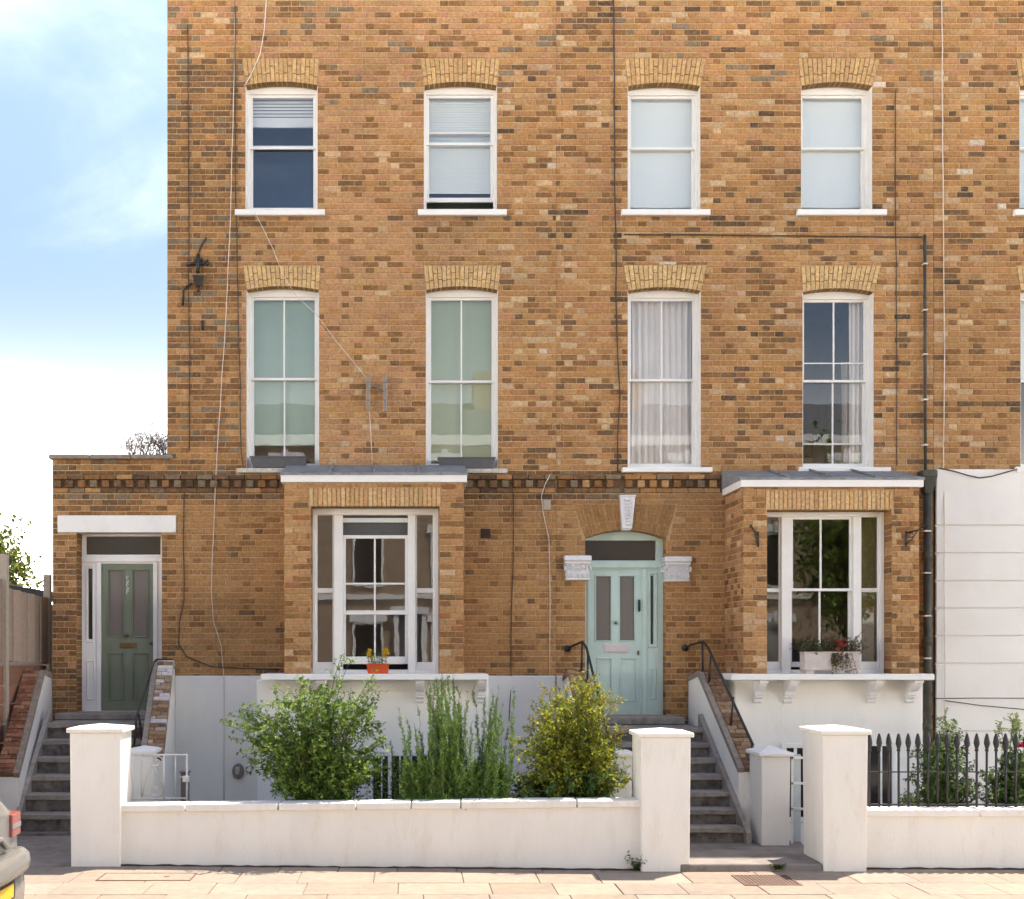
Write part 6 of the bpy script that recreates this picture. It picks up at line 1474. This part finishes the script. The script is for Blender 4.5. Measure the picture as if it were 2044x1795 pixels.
# window boxes, trough and planter on the sills
def window_box(label, u0, u1, v0, v1):
    y0, y1 = -0.07, 0.11; z0, z1 = PZ(v1), PZ(v0); t = thing('window_box', label, 'window box', ((PX(u0) + PX(u1)) / 2, y0, z0), 'slate grey window boxes')
    k = MB(); a, b_ = PX(u0), PX(u1)
    k.hexa([(a + .03, y0 + .02, z0), (b_ - .03, y0 + .02, z0), (b_ - .03, y1, z0), (a + .03, y1, z0)], [(a, y0, z1 - .012), (b_, y0, z1 - .012), (b_, y1, z1 - .012), (a, y1, z1 - .012)]); k.box(a - .012, b_ + .012, y0 - .012, y1 + .005, z1 - .012, z1 + .006, .004); k.build('box', 'slate_box', t)
window_box('slate grey window box on the first floor sill above the sage door side', 501, 612, 913, 934.5)
window_box('slate grey window box on the first floor sill right of the bay roof', 875, 987, 915, 935.5)
y0, y1 = -1.06, -0.86; zb = PZ(1345.5, -1.1) + 0.002
t = thing('flower_trough', 'orange red plastic trough of yellow pansies on the left bay sill', 'flower trough', (PX(754, y0), y0, zb))
a, b_ = PX(732, y0), PX(776, y0); k = MB()
k.hexa([(a + .012, y0 + .02, zb), (b_ - .012, y0 + .02, zb), (b_ - .012, y1 - .02, zb), (a + .012, y1 - .02, zb)], [(a, y0, zb + .115), (b_, y0, zb + .115), (b_, y1, zb + .115), (a, y1, zb + .115)]); k.box(a - .01, b_ + .01, y0 - .01, y1 + .01, zb + .115, zb + .13, .004); k.build('trough', 'orange_plastic', t)
rr = random.Random(6); st, lf, fl = MB(), MB(), MB()
for i in range(34):
    p = Vector((rr.uniform(a + .02, b_ - .02), rr.uniform(y0 + .04, y1 - .04), zb + .12)); q = p + Vector((rr.gauss(0, .02), rr.gauss(0, .02), rr.uniform(.06, .19))); st.tube([p, q], [.003, .002], 4)
    spread_leaves(3, .035, .02, [(.14, .22, .04), (.2, .26, .05), (.08, .14, .03)])(rr, lf, p, q)
for (u, v) in ((738, 1299), (741, 1312), (771, 1297), (766, 1302), (774, 1303), (768, 1310), (736, 1306)):
    c0 = Vector((PX(u, -.98), -.99, PZ(v, -.98)))
    for j in range(6): an = j * 1.047; d = Vector((math.cos(an), -.25, math.sin(an))); fl.leaf(c0, d, Vector((0, -1, 0)), .032, .034, jit((.68, .42, .02), .12, rr))
st.build('stems', 'green_stem', t, kind='stuff'); lf.build('foliage', 'leaf', t, kind='stuff'); fl.build('blooms', 'petal', t, kind='stuff')
t = thing('planter', 'pale painted wooden planter of red leaved and green plants on the right bay sill', 'planter', (PX(1660, y0), y0, zb))
a, b_ = PX(1606, y0), PX(1717, y0); k = MB(); zt = zb + .27
k.box(a, b_, y0, y0 + .02, zb + .045, zt, .005); k.box(a, b_, y1 - .02, y1, zb + .045, zt, .005); k.box(a, a + .02, y0 + .02, y1 - .02, zb + .045, zt, .004); k.box(b_ - .02, b_, y0 + .02, y1 - .02, zb + .045, zt, .004); k.box(a - .008, b_ + .008, y0 - .01, y1 + .005, zt, zt + .015, .004); k.box(a - .008, b_ + .008, y0 - .012, y0 - .001, zb + .045, zb + .075, .004)
k.box(a + .02, a + .12, y0 + .01, y1, zb, zb + .045); k.box(b_ - .12, b_ - .02, y0 + .01, y1, zb, zb + .045); k.build('box', 'lilac_wood', t)
k = MB(); k.box(a + .02, b_ - .02, y0 + .02, y1 - .02, zt - .06, zt - .03); k.build('compost', 'soil', t)
st, lf, fl = MB(), MB(), MB(); rr = random.Random(16)
for i in range(230):
    u = rr.uniform(1596, 1726); p = Vector((PX(min(max(u, 1612), 1710), y0), rr.uniform(y0 + .03, y1 - .03), zt - .03)); tall = .22 if u < 1650 else .25
    q = p + Vector((rr.gauss(0, .07), rr.gauss(-.02, .05), rr.uniform(.03, tall))); st.tube([p, q], [.003, .002], 4)
    spread_leaves(5, .042, .022, [(.07, .11, .03), (.10, .14, .03), (.05, .08, .025)] if u < 1655 else [(.13, .13, .03), (.09, .12, .03), (.17, .13, .05)])(rr, lf, p, q)
for i in range(26):      # trailing stems over the front
    u = rr.uniform(1658, 1700); p = Vector((PX(u, y0), y0 - .005, zt)); q = p + Vector((rr.gauss(0, .05), -.03, -rr.uniform(.05, .27))); st.tube([p, q], [.003, .002], 4)
    spread_leaves(6, .04, .022, [(.14, .10, .03), (.18, .13, .05), (.11, .12, .03)])(rr, lf, p, q)
for i in range(46):
    c0 = Vector((PX(1676, y0) + rr.gauss(0, .05), y0 + rr.uniform(-.02, .08), zt + rr.uniform(0.02, .16))); fl.leaf(c0, rv(rr), Vector((0, -1, .3)), .05, .03, jit((.26, .03, .02), .2, rr))
for (u, v) in ((1722, 1258), (1712, 1268), (1730, 1272), (1716, 1282), (1726, 1290)):
    p = Vector((PX(1705, y0), y0 + .1, zt)); q = Vector((PX(u, -.98), -.98, PZ(v, -.98))); st.tube(bez(p, p.lerp(q, .5) + Vector((-.02, 0, .03)), q, 4), .003, 4); spread_leaves(7, .035, .016, [(.07, .05, .03), (.1, .08, .04)])(rr, lf, p.lerp(q, .5), q)
st.build('stems', 'stem', t, kind='stuff'); lf.build('foliage', 'leaf', t, kind='stuff'); fl.build('red_leaves', 'petal', t, kind='stuff')

# ------------------------------------------------------------------ the terrace across the street, seen mirrored in the panes
def far_house(x0):
    t = thing('facing_house', 'sunlit brown brick house across the street, mirrored in the window panes', 'house', (x0, -25, 0), 'houses across the street')
    W, Hh, Y = 5.4, 9.3, -25.0
    k = MB(); k.box(x0, x0 + W, Y - 8, Y, -0.3, Hh); wl = k.build('wall', 'far_brick', t)
    for i in (1.35, 3.9):
        for z in (1.5, 4.4, 7.0):
            g = MB(); g.box(x0 + i - 0.5, x0 + i + 0.5, Y, Y + 0.05, z, z + 1.75); w = g.build('window', 'white_wood', t)
            g = MB(); g.box(x0 + i - 0.43, x0 + i + 0.43, Y + 0.05, Y + 0.06, z + 0.07, z + 1.68); g.build('pane', 'dark_fan', w)
            g = MB(); g.box(x0 + i - 0.62, x0 + i + 0.62, Y, Y + 0.1, z + 1.76, z + 2.05); g.box(x0 + i - 0.1, x0 + i + 0.1, Y + 0.1, Y + 0.16, z + 1.72, z + 2.15); g.build('lintel', 'white_plaster', t)
    k = MB(); k.box(x0, x0 + W, Y, Y + 0.08, 4.0, 4.16); k.build('string_band', 'white_plaster', t)
    k = MB(); k.box(x0 + 2.2, x0 + 2.36, Y, Y + 0.14, 0.9, 3.5); k.box(x0 + 3.1, x0 + 3.26, Y, Y + 0.14, 0.9, 3.5); k.box(x0 + 2.1, x0 + 3.36, Y, Y + 0.18, 3.5, 3.75); df = k.build('door_surround', 'white_plaster', t)
    k = MB(); k.box(x0 + 2.36, x0 + 3.1, Y, Y + 0.06, 0.9, 3.5); k.build('front_door', 'slate_box', df)
    k = MB(); k.box(x0, x0 + W, Y - 8.1, Y + 0.14, Hh, Hh + 0.35); k.build('cornice', 'white_plaster', t)
    k = MB(); k.prism([(Y + 0.05, Hh + 0.36), (Y - 8, Hh + 0.36), (Y - 4, Hh + 2.2)], x0, x0 + W - 0.01, 'x'); k.build('roof', 'slate', t)
    k = MB(); k.box(x0 - 0.35, x0 + 0.35, Y - 4.6, Y - 3.0, Hh + 0.4, Hh + 3.2); k.build('chimney', 'far_brick', t)
    return t
def copy_tree(o, parent=None, root=False, dx=0.0):
    c = o.copy(); COL.objects.link(c); mi = o.matrix_parent_inverse.copy(); c.parent = parent; c.matrix_parent_inverse = mi
    if root: c.location.x += dx
    for ch in list(o.children): copy_tree(ch, c)
    return c
t = thing('street_tree', 'leafy street tree across the road, mirrored in the right hand windows', 'tree', (13.2, -22.3, 0)); r = random.Random(77); st, lf = MB(), MB()
b0 = Vector((13.2, -22.3, 0)); st.tube([b0, b0 + Vector((0.1, 0, 2.6)), b0 + Vector((0, 0, 6))], [0.2, 0.15, 0.06], 8)
for _ in range(150):
    d = rv(r, 1).normalized(); rad = 2.5 * r.random() ** 0.4; tg = b0 + Vector((d.x * rad, d.y * rad * 0.8, 6.2 + d.z * rad * 1.25)); s = b0 + Vector((0, 0, 2.6 + r.random() * 3)); pts = bez(s, s.lerp(tg, .5), tg, 4); st.tube(pts, [.04, .03, .02, .012, .006], 4)
    for _ in range(8):
        o = pts[r.randint(2, 4)]; spread_leaves(6, .17, .11, GRN)(r, lf, o, o + rv(r, .3))
st.build('trunk', 'stem', t); lf.build('crown', 'leaf', t, kind='stuff')
fh = far_house(-19.0)
for i in range(1, 7): copy_tree(fh, None, True, 5.4 * i)
print('objects', len(bpy.data.objects), 'tris', sum(sum(len(p.vertices) - 2 for p in m.polygons) for m in bpy.data.meshes))
